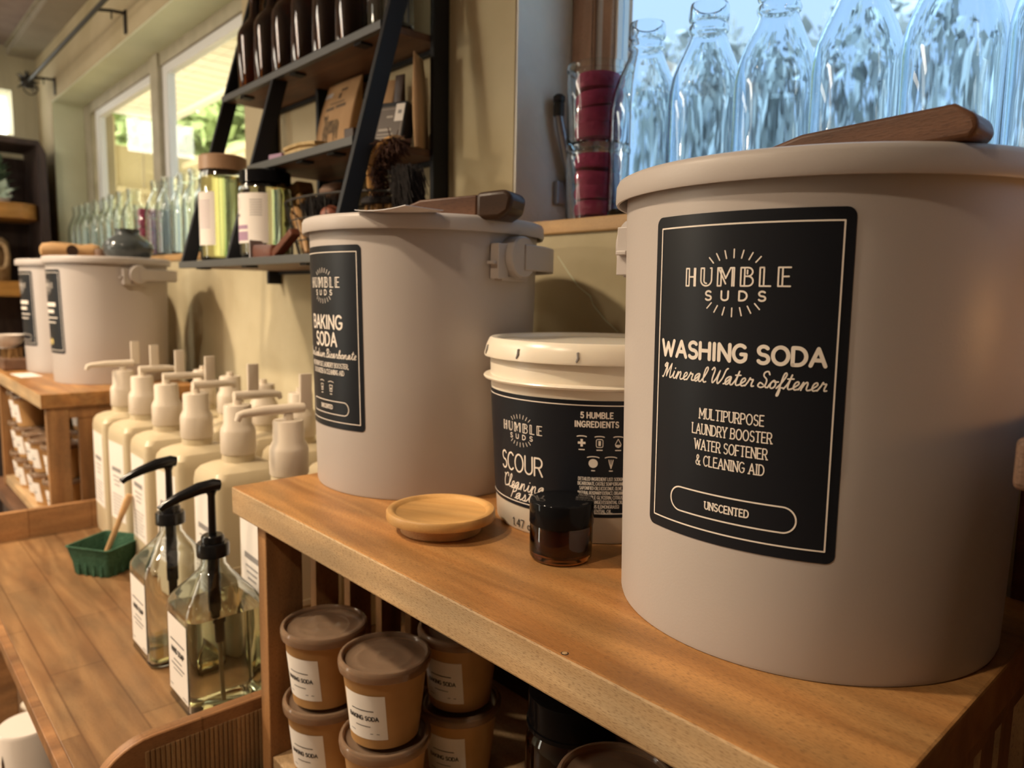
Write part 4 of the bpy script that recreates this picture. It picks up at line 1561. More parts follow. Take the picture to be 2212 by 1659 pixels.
# ------------------------------------------------------------------ things on the far bench
vs = thing('squat_vase', 'squat grey-blue glazed vase on the bucket with the yellow spot', 'vase', (-2.385, .640, .0837))
mb = MB()
mb.lathe([(0, 0), (.048, 0), (.054, .004), (.065, .022), (.068, .036), (.064, .050), (.050, .063), (.036, .072), (.031, .079), (.0335, .088), (.0345, .091), (.031, .091), (.029, .080), (.034, .069), (.05, .055), (.06, .036), (.048, .010), (0, .008)], 56, cap0=False, cap1=False)
make('body', mb, M['clay'], vs, smooth=60)
wd = thing('wooden_scoop', 'rounded pale wooden scoop with dark hollow on the farther bucket lid', 'scoop', (-2.52, .512, .0837), R(76))
mb = MB()
mb.loft([[(x * 1.15, .034 * k_ * cos(a), .0255 + .0255 * k_ * sin(a)) for a in [2 * pi * i / 20 for i in range(20)]] for x, k_ in ((-.062, .35), (-.056, .8), (-.03, 1), (.0, .95), (.03, .8), (.055, .95), (.07, .8), (.074, .5))])
make('body', mb, M['beech'], wd, smooth=50)
mb = MB()
mb.loft([[(.012 + .015 * cos(a), -.0305 + d, .0255 + .017 * sin(a)) for a in [2 * pi * i / 16 for i in range(16)]] for d in (-.0025, .001)])
make('hollow', mb, M['walnut_dark'], wd, smooth=30)
w3 = thing('round_wooden_knob', 'short grey-brown wooden cylinder between the pale scoop and the vase', 'knob', (-2.48, .590, .0837))
mb = MB()
mb.lathe([(0, 0), (.017, 0), (.020, .003), (.020, .030), (.017, .034), (0, .034)], 28, cap0=False, cap1=False)
make('body', mb, M['rustic'], w3, smooth=40)
mb = MB()
mb.box(-.065, .065, -.028, .028, 0, .0012)
tag(make('paper_card', mb, M['paper'], None, (-2.66, .410, -.268), (0, 0, R(4)), smooth=0), 'white paper card lying in front of the two farthest buckets', 'card')
bw_ = thing('small_bowl', 'white bowl standing on brushes at the left edge of the far bench', 'bowl', (-2.875, .395, -.197))
mb = MB()
mb.lathe([(0, .004), (.018, .004), (.018, 0), (.022, 0), (.022, .004), (.040, .016), (.050, .034), (.052, .044), (.0495, .044), (.046, .034), (.036, .020), (0, .010)], 44, cap0=False, cap1=False)
make('body', mb, M['porcelain'], bw_, smooth=50)
bb = thing('brush_block', 'pale wooden block carrying the white bowl on the far bench', 'block', (-2.875, .405, -.268))
mb = MB()
mb.box(-.055, .045, -.03, .04, 0, .040)
make('block', mb, M['rustic'], bb, smooth=0, bevel=.006)
mb = MB()
for i in range(60):
    x, y = random.uniform(-.05, .04), random.uniform(-.025, .035)
    mb.tube([(x, y, .038), (x + random.uniform(-.004, .004), y + random.uniform(-.004, .004), .071)], .0016, 5)
make('bristles', mb, M['bristle_tan'], bb, smooth=0)

# ------------------------------------------------------------------ ladder shelf unit on the wall
SXL, SXM, SXR = -1.845, -1.568, -1.131
LY = lambda z: .630 + .283 * (z - .137)           # front line of the slanted legs
su = thing('ladder_shelf', 'black steel ladder shelf with wooden boards on the wall between the windows', 'shelf unit', (-1.163, .86, .06))
o0 = Vector((-1.163, .86, .06))


def leg_slant(x, z0, z1, w=.012, d=.034, name='slanted_leg'):
    mb = MB()
    rings = []
    for z in (z0, z1):
        y = LY(z)
        rings.append([(x - w / 2 - o0.x, y - o0.y, z - o0.z), (x + w / 2 - o0.x, y - o0.y, z - o0.z), (x + w / 2 - o0.x, y + d - o0.y, z - o0.z), (x - w / 2 - o0.x, y + d - o0.y, z - o0.z)])
    mb.loft(rings)
    return make(name, mb, M['steel_black'], su, smooth=0, bevel=.0015)


def post_up(x, z0, z1, name='wall_post'):
    mb = MB()
    mb.box(x - .006 - o0.x, x + .006 - o0.x, YW - .036 - o0.y, YW - .0006 - o0.y, z0 - o0.z, z1 - o0.z)
    return make(name, mb, M['steel_black'], su, smooth=0, bevel=.0015)


leg_slant(SXR, .06, .86)
leg_slant(SXL, .06, .86)
leg_slant(SXM, .06, .462, name='middle_leg')
post_up(SXR, .02, .92)
post_up(SXL, .02, .92)
post_up(SXM, .06, .46)
for nm, xa, xb, zt in (('top_shelf', SXL - .006, SXR, .467), ('middle_shelf', SXM - .006, SXR, .265), ('bottom_shelf', SXL - .006, SXR, .066)):
    y0 = LY(zt) - .004
    bt = .013
    mb = MB()
    mb.box(xa + .013 - o0.x, xb - .006 - o0.x, y0 + .014 - o0.y, YW - .0121 - o0.y, zt - bt - o0.z, zt - o0.z)
    bd = make(nm, mb, M['dark_shelf'], su, smooth=0, bevel=.001)
    mb = MB()
    mb.box(xa - o0.x, xb - .006 - o0.x, y0 - o0.y, y0 + .013 - o0.y, zt - bt - .001 - o0.z, zt + .001 - o0.z)
    make('front_rail', mb, M['rail'], bd, smooth=0, bevel=.001)
    mb = MB()
    mb.box(xa + .013 - o0.x, xb - .007 - o0.x, YW - .012 - o0.y, YW - .001 - o0.y, zt - bt - .008 - o0.z, zt - .001 - o0.z)
    make('rear_rail', mb, M['steel_black'], bd, smooth=0, bevel=.001)
    for x in (xa + .1, (xa + xb) / 2, xb - .1):
        mb = MB()
        mb.box(x - .012 - o0.x, x + .012 - o0.x, y0 + .01 - o0.y, y0 + .035 - o0.y, zt - bt - .0045 - o0.z, zt - bt - o0.z)
        make('fixing_tab', mb, M['steel_black'], bd, smooth=0)


# amber bottles on the top shelf
def lathe_bottle(prof, wall, base):
    """outer profile -> closed thick shell"""
    inner = []
    for r, z in prof[::-1]:
        if z < base + .002:
            continue
        inner.append((max(r - wall, .004), z))
    inner[0] = (inner[0][0], prof[-1][1])
    first_in = inner[-1]
    return [(0, .004)] + prof + inner + [(first_in[0] * .8, base), (0, base)]


AB = [(.030, 0), (.040, .0), (.0455, .005), (.046, .012), (.046, .125), (.0445, .138), (.038, .152), (.026, .166), (.018, .178), (.0155, .190), (.0155, .215), (.018, .216), (.018, .224), (.0155, .225)]
ab = thing('amber_bottle', '', 'bottle', (0, 0, 0), 0, 'amber glass bottles on the top shelf')
mb = MB()
mb.lathe(lathe_bottle(AB, .0025, .007), 40, cap0=False, cap1=False)
make('glass_body', mb, M['amber'], ab, smooth=50)
mb = MB()
mb.lathe([(0, .262), (.008, .262), (.009, .250), (.012, .248), (.019, .245), (.0195, .2265), (0, .2265)], 24, cap0=False, cap1=False)
make('spray_cap', mb, M['pump_black'], ab, smooth=40)
for i, x in enumerate((-1.774, -1.680, -1.587, -1.494, -1.401, -1.308)):
    lab = 'tall amber glass bottle on the top shelf, %s' % ('leftmost, against the window edge', 'second from the left end', 'third from the left end', 'fourth from the left end', 'fifth from the left end', 'rightmost, beside the clear tumbler')[i]
    if i == 0:
        ab.location = (x, .780, .467)
        ab['label'] = lab
    else:
        dup(ab, (x, .780, .467), None, lab)
tb = thing('glass_tumbler', 'clear glass tumbler on the top shelf left of the slanted leg', 'tumbler', (-1.216, .784, .467))
mb = MB()
mb.lathe([(0, .002), (.030, .001), (.034, 0), (.036, .004), (.040, .12), (.041, .16), (.0385, .16), (.0375, .12), (.034, .012), (0, .010)], 40, cap0=False, cap1=False)
make('glass_body', mb, M['glass'], tb, smooth=50)
tb2 = thing('glass_vase', 'ribbed clear glass vase at the right end of the top shelf', 'vase', (-1.166, .776, .467))
mb = MB()
n = 40
rings = []
for z, r in ((0, .024), (.004, .027), (.06, .0255), (.16, .027), (.163, .0265), (.160, .0245), (.06, .023), (.01, .022)):
    rings.append([((r + (.0007 if i % 2 else 0)) * cos(2 * pi * i / n), (r + (.0007 if i % 2 else 0)) * sin(2 * pi * i / n), z) for i in range(n)])
mb.loft(rings)
make('glass_body', mb, M['glass'], tb2, smooth=25)

# middle shelf
ZM = .265
kb = thing('kraft_pouch', 'large kraft paper pouch printed with a grazing deer, leaning on the wall', 'pouch', (-1.454, .800, ZM))
lean = Matrix.Rotation(R(-10), 4, 'X')
mb = MB()
rings = []
for k in range(9):
    t = k / 8
    z = .188 * t
    d = .013 * math.sin(pi * min(1, .16 + t * .9)) ** .7 + .0012
    w = .074 - .004 * t
    rings.append([(x, y, z) for x, y in rrect(2 * w, 2 * d, min(d * .8, .005), 3)])
mb.loft(rings)
mb.v = [tuple(lean @ Vector(p)) for p in mb.v]
make('pouch', mb, M['kraft'], kb, smooth=40)


def facing(front):
    def fn(u, v):
        t = v / .188
        d = .013 * math.sin(pi * min(1, .16 + t * .9)) ** .7 + .0012
        return tuple(lean @ Vector((u, -d - front, v)))
    return fn


P = Print()
P.fill([(u * 1.35 - .004, v * 1.0 + .044) for u, v in ((-.029, .030), (-.026, .052), (-.033, .070), (-.030, .071), (-.024, .066), (-.020, .072), (-.018, .066), (-.017, .056), (.014, .055), (.021, .046), (.022, .012), (.018, .012), (.015, .028), (.012, .010), (.008, .010), (.006, .027), (-.008, .026), (-.010, .010), (-.014, .010), (-.016, .022), (-.020, .010), (-.024, .010))])
deer = make('deer_print', P.mesh(facing(.0006)), mottled('faded_brown_print', (.10, .07, .045), (.26, .17, .09), 90, .8), kb, smooth=0, recalc=False)
P = Print()
for u0, u1, v, h in ((-.046, -.012, .128, .007), (-.004, .036, .129, .007), (-.034, .026, .139, .003), (-.006, .004, .154, .012), (-.002, .024, .168, .007)):
    P.bar(u0, u1, v, h)
make('printed_lines', P.mesh(facing(.0006), .006), mat('faint_print', (.15, .10, .06), .7), kb, smooth=0, recalc=False)
P = Print()
P.bar(-.066, -.036, .166, .020)
make('price_sticker', P.mesh(facing(.0009), .006), M['paper_grey'], kb, smooth=0, recalc=False)


def pouch(label, loc, rz, w, h, m, leana=-8, d0=.011):
    t = thing('kraft_pouch', label, 'pouch', loc, rz)
    Lr = Matrix.Rotation(R(leana), 4, 'X')
    b = MB()
    rg = []
    for k in range(8):
        q = k / 7
        d = d0 * math.sin(pi * min(1, .2 + q * .85)) ** .7 + .001
        rg.append([tuple(Lr @ Vector((x, y, h * q))) for x, y in rrect(2 * w * (1 - .06 * q), 2 * d, min(d * .7, .004), 3)])
    b.loft(rg)
    make('pouch', b, m, t, smooth=40)
    return t


pouch('kraft pouch standing behind the slanted leg on the middle shelf', (-1.262, .798, ZM), R(25), .026, .148, M['kraft'])
pouch('dark brown pouch standing right of the kraft pouch behind the slanted leg', (-1.224, .812, ZM), R(15), .012, .150, M['walnut_dark'], -3, .008)
pouch('tall tan pouch at the right end of the middle shelf', (-1.146, .812, ZM), R(128), .030, .165, M['kraft'], -2, .006)
sx = thing('soap_box', 'charcoal soap box with white sticker leaning on the right of the middle shelf', 'box', (-1.176, .752, ZM), R(21))
Lr = Matrix.Rotation(R(-16), 4, 'X')
mb = MB()
mb.box(-.034, .034, 0, .032, 0, .088, M_=Lr)
make('box', mb, M['steel_black'], sx, smooth=0, bevel=.002)
mb = MB()
mb.box(-.0315, .0315, -.0008, .002, .003, .078, M_=Lr)
lb = make('front_label', mb, M['chalk_grey'], sx, smooth=0)
P = Print()
P.rect(-.028, .028, .007, .073, .0010)
P.bar(-.006, .008, .058, .004)
P.bar(-.020, .008, .033, .0045)
P.bar(-.022, .014, .024, .002)
P.bar(-.022, .016, .018, .002)
make('label_print', P.mesh(lambda u, v: tuple(Lr @ Vector((u, -.0013, v))), .5), mat('pale_print', (.40, .35, .30), .6), lb, smooth=0, recalc=False)
P = Print()
P.fill([(.012, .048), (.031, .048), (.031, .082), (.012, .082)])
st = make('white_sticker', P.mesh(lambda u, v: tuple(Lr @ Vector((u, -.0016, v))), .5), M['paper'], sx, smooth=0, recalc=False)
P = Print()
P.bar(.018, .026, .066, .007)
make('sticker_print', P.mesh(lambda u, v: tuple(Lr @ Vector((u, -.0020, v))), .5), M['grey_print'], st, smooth=0, recalc=False)
ds = thing('soap_bar', 'dark brown soap bar lying left of the charcoal box', 'soap', (-1.238, .735, ZM), R(20))
mb = MB()
mb.loft([[(x, y, z) for x, y in rrect(.052 * k_, .034 * k_, .008, 4)] for z, k_ in ((0, .94), (.003, 1), (.019, 1), (.022, .92))])
make('bar', mb, M['redwood'], ds, smooth=40)
sb = thing('small_box', 'small dark brown box in front of the deer pouch', 'box', (-1.292, .745, ZM), R(10))
mb = MB()
mb.box(-.014, .014, 0, .016, 0, .050)
make('box', mb, M['walnut_dark'], sb, smooth=0, bevel=.002)
mb = MB()
mb.sphere((0, -.003, .013), .012, 12, 8, (1, .5, 1))
make('white_tag', mb, M['paper_grey'], sb, smooth=50)
stw = thing('folded_cloth', 'folded straw-coloured cloth lying on the middle shelf before the deer pouch', 'cloth', (-1.422, .728, ZM), R(5))
for k, (w, z) in enumerate(((.060, 0), (.062, .011), (.058, .022))):
    mb = MB()
    mb.loft([[(x, .030 * cos(a) * (.9 + .1 * cos(3 * a)), z + .0055 + .0055 * sin(a) + .004 * math.sin(pi * (x / w + 1) / 2)) for a in [2 * pi * i / 12 for i in range(12)]] for x in [w * (-1 + 2 * j / 10) for j in range(11)]])
    make('fold', mb, M['sponge'], stw, smooth=50)
mb = MB()
mb.box(-.024, .024, -.02, .02, 0, .020)
pb = make('soap_carton', mb, M['purple'], None, (-1.500, .710, ZM), (0, 0, R(8)), smooth=0, bevel=.0015)
tag(pb, 'small mauve carton at the left end of the middle shelf', 'carton')

# bottom shelf: two jars, basket of brushes, soaps
ZB_ = .066


def make_jar(label, loc, r, h, lid_m, lid_h, fillm, lipr):
    t = thing('soap_jar', label, 'jar', loc)
    b = MB()
    pr_ = [(r * .8, 0), (r * .93, .0015), (r, .010), (r, h * .80), (r * .96, h * .86), (lipr, h * .91), (lipr, h * .93), (lipr * 1.04, h * .935), (lipr * 1.04, h * .955), (lipr, h * .96), (lipr, h)]
    b.lathe(lathe_bottle(pr_, .0028, .006), 48, cap0=False, cap1=False)
    make('glass_body', b, M['glass'], t, smooth=45)
    b = MB()
    b.lathe([(0, .0063), (r * .74, .0063), (r - .0032, .014), (r - .0032, h * .79), (r * .96 - .0033, h * .84), (0, h * .84)], 40, cap0=False, cap1=False)
    make('liquid_soap', b, fillm, t, smooth=45)
    b = MB()
    b.lathe([(0, h + lid_h * .35), (lipr * 1.02, h + lid_h * .35), (lipr * 1.12, h + lid_h * .25), (lipr * 1.13, h - lid_h * .65), (lipr * 1.06, h - lid_h * .66), (lipr * 1.05, h + .0015), (0, h + .0015)], 48, cap0=False, cap1=False)
    make('lid', b, lid_m, t, smooth=40)
    return t


j1 = make_jar('tall glass jar of yellow soap with a tan lid on the bottom shelf', (-1.757, .682, ZB_), .0540, .232, M['cork_tan'], .034, M['oil'], .0470)
lb = make('label', patch(cone_map(R(268), lambda z: .054, .098, .0004), .094, .120, 0), M['paper'], j1, smooth=60)
P = Print()
for k in range(12):
    P.bar(-.002, .036, .040 - .0055 * k, .0014)
P.bar(-.04, -.012, -.018, .006)
P.bar(-.04, -.012, -.034, .016)
make('printed_lines', P.mesh(cone_map(R(268), lambda z: .054, .098, .0007), .006), M['purple'], lb, smooth=0, recalc=False)
j2 = make_jar('glass jar with black lid and a white label with mauve bands on the bottom shelf', (-1.505, .672, ZB_), .0540, .172, M['gloss_black'], .026, M['soap'], .0460)
lb = make('label', patch(cone_map(R(282), lambda z: .054, .082, .0004), .110, .100, 0), M['paper'], j2, smooth=60)
P = Print()
P.bar(-.040, .012, -.018, .008)
P.bar(-.040, .012, -.036, .018)
make('mauve_bands', P.mesh(cone_map(R(282), lambda z: .054, .082, .0007), .006), M['purple'], lb, smooth=0, recalc=False)
P = Print()
for k in range(7):
    P.bar(.018, .044, .036 - .005 * k, .0014)
P.rect(-.030, -.012, .018, .040, .0012, .008)
P.bar(-.034, -.012, .006, .006)
make('printed_lines', P.mesh(cone_map(R(282), lambda z: .054, .082, .0008), .006), M['grey_print'], lb, smooth=0, recalc=False)
sc_ = thing('soap_bar', 'red-brown soap bar with a paper card on the bottom shelf before the black-lidded jar', 'soap', (-1.425, .640, ZB_), R(15))
mb = MB()
mb.loft([[(x, y, z) for x, y in rrect(.062 * k_, .036 * k_, .008, 4)] for z, k_ in ((0, .95), (.003, 1), (.022, 1), (.026, .93))])
make('bar', mb, M['redwood'], sc_, smooth=40)
mb = MB()
mb.box(-.034, -.0325, -.02, .015, 0, .036)
make('paper_card', mb, M['paper_grey'], sc_, smooth=0)

wb = thing('wire_basket', 'black wire basket holding brushes on the bottom shelf', 'basket', (-1.300, .735, ZB_))
mb = MB()
bt_, bb_ = .100, .078


def ovalpt(a, z, rx, ry):
    return (rx * cos(a), ry * sin(a), z)


for z, rx in ((.004, .140), (.035, .155), (.075, .172), (.112, .188)):
    mb.tube([ovalpt(2 * pi * i / 32, z, rx, rx * .42) for i in range(32)], .0014 if z < .11 else .0022, 6, closed=True)
make('hoop_wires', mb, M['iron'], wb, smooth=40)
mb = MB()
for i in range(26):
    a = 2 * pi * i / 26
    mb.tube([ovalpt(a, .004, .140, .0588), ovalpt(a, .112, .188, .0790)], .0011, 5)
for i in range(-4, 5):
    x = .030 * i
    y = .0588 * math.sqrt(max(0, 1 - (x / .140) ** 2))
    mb.tube([(x, -y, .004), (x, y, .004)], .0011, 5)
make('upright_wires', mb, M['iron'], wb, smooth=40)
mb = MB()
for s in (-1, 1):
    mb.tube([(s * .187 + s * .022 * math.sin(pi * i / 8), -.018 + .036 * i / 8, 0.112) for i in range(9)], .0018, 6)
make('loop_handle', mb, M['iron'], wb, smooth=40)


def bristle_field(b, fn, n, L, spread, rad=.0011):
    for i in range(n):
        p, d = fn()
        d = (Vector(d) + Vector((random.gauss(0, spread), random.gauss(0, spread), random.gauss(0, spread)))).normalized()
        p = Vector(p)
        b.tube([p, p + d * L * random.uniform(.85, 1.08)], [rad, rad * .6], 4)


BG = 'brushes standing in the wire basket'
# big curved brush
cb = thing('curved_brush', 'large curved wooden brush with dark bristles at the right of the wire basket', 'brush', (-1.098, .722, .136), R(4), BG)
mb = MB()
arc = []
for k in range(15):
    a = R(208 - 125 * k / 14)
    arc.append((.060 * cos(a) + .004, 0, .058 + .068 * sin(a)))
rings = []
for k, p in enumerate(arc):
    q = Vector(arc[min(k + 1, 14)]) - Vector(arc[max(k - 1, 0)])
    q.normalize()
    nrm = Vector((-q.z, 0, q.x))
    w = .022 * (1 - .30 * abs(k - 7) / 7)
    rings.append([tuple(Vector(p) + Vector((0, w * cos(t), 0)) + nrm * (.007 * sin(t))) for t in [2 * pi * i / 14 for i in range(14)]])
mb.loft(rings)
make('back', mb, M['bamboo'], cb, smooth=50)
mb = MB()


def fcb():
    k = random.randint(0, 14)
    p = Vector(arc[k])
    return (p.x, random.uniform(-.013, .013), p.z), (.03 - p.x, 0, .04 - p.z)


bristle_field(mb, fcb, 420, .030, .05, .0014)
make('brown_bristles', mb, M['bristle_brown'], cb, smooth=0)
mb = MB()
bristle_field(mb, lambda: ((random.uniform(.004, .056), random.uniform(-.018, .018), random.uniform(.030, .082)), (.3, 0, -1)), 560, .042, .10, .0015)
make('black_bristles', mb, M['bristle_dark'], cb, smooth=0)
# tan fibre brush below it
tbr = thing('fibre_brush', 'tan fibre brush with black collar at the right inside the wire basket', 'brush', (-1.150, .728, ZB_ + .006), 0, BG)
mb = MB()
for i in range(46):
    a = random.uniform(0, 2 * pi)
    r0 = .032 * math.sqrt(random.random())
    mb.tube([(r0 * cos(a) * 1.1, r0 * sin(a) * .8, .002), (r0 * cos(a), r0 * sin(a) * .75, .088)], .0042, 6)
make('fibres', mb, M['bristle_tan'], tbr, smooth=40)
mb = MB()
mb.lathe([(.034, .084), (.036, .086), (.036, .094), (.030, .098)], 24)
make('collar', mb, M['bristle_dark'], tbr, smooth=40)
# bamboo block brush on the left
lbq = thing('block_brush', 'pale bamboo block brush leaning out of the left end of the wire basket', 'brush', (-1.490, .735, ZB_ + .085), R(8), BG)
Lm = Matrix.Rotation(R(-18), 4, 'Y')
mb = MB()
mb.box(-.020, .004, -.022, .022, -.01, .085, M_=Lm)
make('block', mb, M['beech'], lbq, smooth=0, bevel=.006, bseg=3)
mb = MB()
for z in (.018, .044):
    mb.box(.003, .052, -.020, .020, z, z + .024, M_=Lm)
make('fibre_rows', mb, M['bristle_tan'], lbq, smooth=0, bevel=.004)
# paddle handles
ph = thing('pale_brush_handle', 'pale wooden brush handle slanting down at the left of the wire basket', 'brush', (-1.450, .712, ZB_ + .012), R(0), BG)
mb = MB()
mb.tube([(.052, 0, 0), (.030, 0, .035), (.004, 0, .080), (-.004, 0, .094)], [.009, .012, .015, .008], 12)
make('handle', mb, M['beech'], ph, smooth=50)
dbb = thing('dark_bristle_brush', 'round dark bristle brush in the middle of the wire basket', 'brush', (-1.362, .732, ZB_ + .020), 0, BG)
mb = MB()
bristle_field(mb, lambda: ((random.uniform(-.03, .03), random.uniform(-.025, .025), .030), (random.uniform(-.25, .25), 0, 1)), 500, .072, .12, .0014)
make('bristles', mb, M['bristle_dark'], dbb, smooth=0)
mb = MB()
mb.lathe([(0, 0), (.030, .002), (.034, .016), (.032, .032), (0, .034)], 24, cap0=False, cap1=False)
make('base', mb, M['walnut_dark'], dbb, smooth=40)
cbl = thing('brush_ball', 'brown wooden ball end of a brush in front of the dark bristles', 'brush', (-1.262, .690, ZB_ + .075), 0, BG)
mb = MB()
mb.sphere((0, 0, 0), .021, 18, 12)
make('ball', mb, M['copper'], cbl, smooth=60)
mb = MB()
mb.tube([(-.006, 0, -.018), (-.026, .004, -.040)], [.006, .005], 8)
make('neck', mb, M['porcelain'], cbl, smooth=50)
rbd = thing('round_brush', 'round-backed wooden brush with white tag behind the slanted leg in the basket', 'brush', (-1.345, .752, ZB_ + .060), 0, BG)
mb = MB()
mb.lathe([(0, 0), (.010, .002), (.013, .040), (.020, .056), (.036, .066), (.038, .075), (.030, .086), (.012, .092), (0, .093)], 28, cap0=False, cap1=False)
make('handle', mb, M['rustic'], rbd, smooth=50)
mb = MB()
mb.box(.006, .040, -.028, -.026, .005, .040, M_=Matrix.Rotation(R(30), 4, 'Y'))
make('white_tag', mb, M['paper_grey'], rbd, smooth=0)
rh = thing('red_brown_stick', 'red-brown wooden brush handle lying slanted left of the basket', 'brush', (-1.350, .642, ZB_ + .002))
mb = MB()
mb.box(-.046, .046, -.010, .010, 0, .015, M_=Matrix.Translation((0, 0, .018)) @ Matrix.Rotation(R(-26), 4, 'Y'))
make('handle', mb, M['redwood'], rh, smooth=0, bevel=.003)

# ------------------------------------------------------------------ glass bottles and jars on the window sills
MILK = [(.034, 0), (.046, .0005), (.0512, .005), (.0525, .012), (.0525, .152), (.0518, .166), (.0485, .186), (.0420, .205), (.0345, .222), (.0285, .236), (.0252, .245), (.0248, .249), (.0275, .2515), (.0282, .255), (.0270, .2585), (.0245, .2605), (.0243, .2645), (.0272, .267), (.0278, .273), (.0274, .284), (.0258, .2875)]


def make_milk(label, group, m):
    t = thing('glass_bottle', label, 'bottle', (0, 0, 0), 0, group)
    b = MB()
    b.lathe(lathe_bottle(MILK, .0034, .008), 64, cap0=False, cap1=False)
    make('glass_body', b, m, t, smooth=60)
    return t


mk = make_milk('', 'tall glass bottles on the near window sill', M['glass_blue'])
nearx = [-.726, -.620, -.514, -.408, -.302, -.196, -.09]
nm_ = ['leftmost, beside the pink jars', 'second from the pink jars', 'third from the pink jars', 'fourth from the pink jars', 'fifth from the pink jars', 'sixth from the pink jars', 'rightmost, at the frame edge']
for i, x in enumerate(nearx):
    lab = 'tall clear glass milk bottle on the near window sill, ' + nm_[i]
    if i == 0:
        mk.location = (x, .928, ZS)
        mk['label'] = lab
    else:
        dup(mk, (x, .928 + random.uniform(-.004, .004), ZS), R(37 * i), lab)
mf = make_milk('', 'clear bottles on the far window sill', M['glass'])
farx = [-4.30, -4.17, -4.04, -3.90, -3.76, -3.62, -3.48, -3.34, -3.02, -2.89, -2.76, -2.63, -2.50, -2.37]
for i, x in enumerate(farx):
    if i < 8:
        lab = 'clear bottle on far window sill, %s of the row left of the pink jar' % ('leftmost' if i == 0 else 'last' if i == 7 else ORD[i])
    else:
        lab = 'clear bottle on far window sill, %s of the row right of the pink jar' % ('rightmost' if i == len(farx) - 1 else ORD[i - 8])
    if i == 0:
        mf.location = (x, .930, ZS)
        mf['label'] = lab
    else:
        dup(mf, (x, .930 + random.uniform(-.006, .006), ZS), R(29 * i), lab)


def make_pink_jar(label, loc, h, rolls):
    t = thing('pink_cloth_jar', label, 'jar', loc)
    r = .0505
    b = MB()
    pr_ = [(r * .8, 0), (r * .95, .001), (r, .006), (r, h * .86), (r * .97, h * .91), (r * 1.02, h * .93), (r * 1.03, h * .97), (r, h)]
    b.lathe(lathe_bottle(pr_, .0026, .005), 44, cap0=False, cap1=False)
    make('glass_body', b, M['glass'], t, smooth=45)
    for k in range(rolls):
        z = .010 + (h - .022) * k / rolls
        hh = (h - .022) / rolls
        b = MB()
        n_ = 28
        rg = []
        tilt = random.uniform(-.012, .012)
        ph_ = random.uniform(0, 6)
        for j, (kk, zz) in enumerate(((.5, 0.0), (.86, .04), (.93, .3), (.93, .62), (.84, .95), (.4, 1.0))):
            rg.append([((r - .0040) * .84 * kk * cos(2 * pi * i / n_) * (1 - .03 * sin(3 * 2 * pi * i / n_ + ph_)), (r - .0040) * .84 * kk * sin(2 * pi * i / n_), z + hh * .97 * zz + tilt * cos(2 * pi * i / n_ + ph_) * (1 if 0 < k < rolls - 1 else 0) * .5) for i in range(n_)])
        b.loft(rg)
        make('folded_cloth', b, M['pink'], t, smooth=60)
    return t


make_pink_jar('glass jar of raspberry-pink cloths, lower of the two stacked on the near sill', (-.816, .926, ZS), .120, 4)
make_pink_jar('glass jar of raspberry-pink cloths, upper of the two stacked on the near sill', (-.818, .926, ZS + .1212), .123, 4)
make_pink_jar('glass jar of raspberry-pink cloths among the bottles on the far sill', (-3.18, .930, ZS), .21, 5)
# window lever
lv = thing('window_lever', 'grey metal window lever with a dark cap in the near window recess', 'lever', (RX0 + .0045, .972, .235))
mb = MB()
mb.box(0, .012, -.020, .020, -.072, -.030)
make('base_plate', mb, M['metal'], lv, smooth=0, bevel=.003)
mb = MB()
mb.tube([(.016, .012, -.060), (.020, .004, -.02), (.018, -.020, .055), (.017, -.026, .078)], [.0095, .0100, .0085, .0075], 12)
make('arm', mb, M['metal'], lv, smooth=50)
mb = MB()
mb.lathe([(.0088, 0), (.0095, .003), (.0095, .020), (.0085, .024)], 18)
mb.lathe([(.0100, .024), (.0105, .026), (.0105, .033), (.006, .037)], 18)
mb.v = [(x + .017, y - .026, z + .076) for x, y, z in mb.v]
make('dark_cap', mb, M['iron'], lv, smooth=40)

# ------------------------------------------------------------------ curtain rod over the far window
cr = thing('curtain_rod', 'thin black curtain rod with a spiky ball finial over the far window', 'curtain rod', (-4.37, .760, 1.005))
mb = MB()
mb.tube([(0, 0, 0), (3.2, 0, .004)], .0085, 10)
make('rod', mb, M['iron'], cr, smooth=40)
mb = MB()
mb.sphere((-.035, 0, 0), .030, 14, 10)
for i in range(22):
    d = Vector((random.gauss(0, 1), random.gauss(0, 1), random.gauss(0, 1))).normalized()
    c_ = Vector((-.035, 0, 0))
    mb.tube([c_ + d * .02, c_ + d * .056], [.006, .002], 5)
make('spiky_finial', mb, M['iron'], cr, smooth=40)
mb = MB()
mb.tube([(.02 + .0 * i, .03 * cos(2 * pi * i / 20), -.035 + .035 * sin(2 * pi * i / 20)) for i in range(20)], .003, 6, closed=True)
make('ring', mb, M['iron'], cr, smooth=40)
for x in (.06, 1.27):
    mb = MB()
    mb.tube([(x, 0, 0), (x, .05, .010), (x, .092, .012)], .006, 8)
    mb.box(x - .010, x + .010, .092, .0995, -.060, .022)
    mb.tube([(x, .05, .008), (x, .05, -.020)], .003, 6)
    make('bracket', mb, M['iron'], cr, smooth=40)

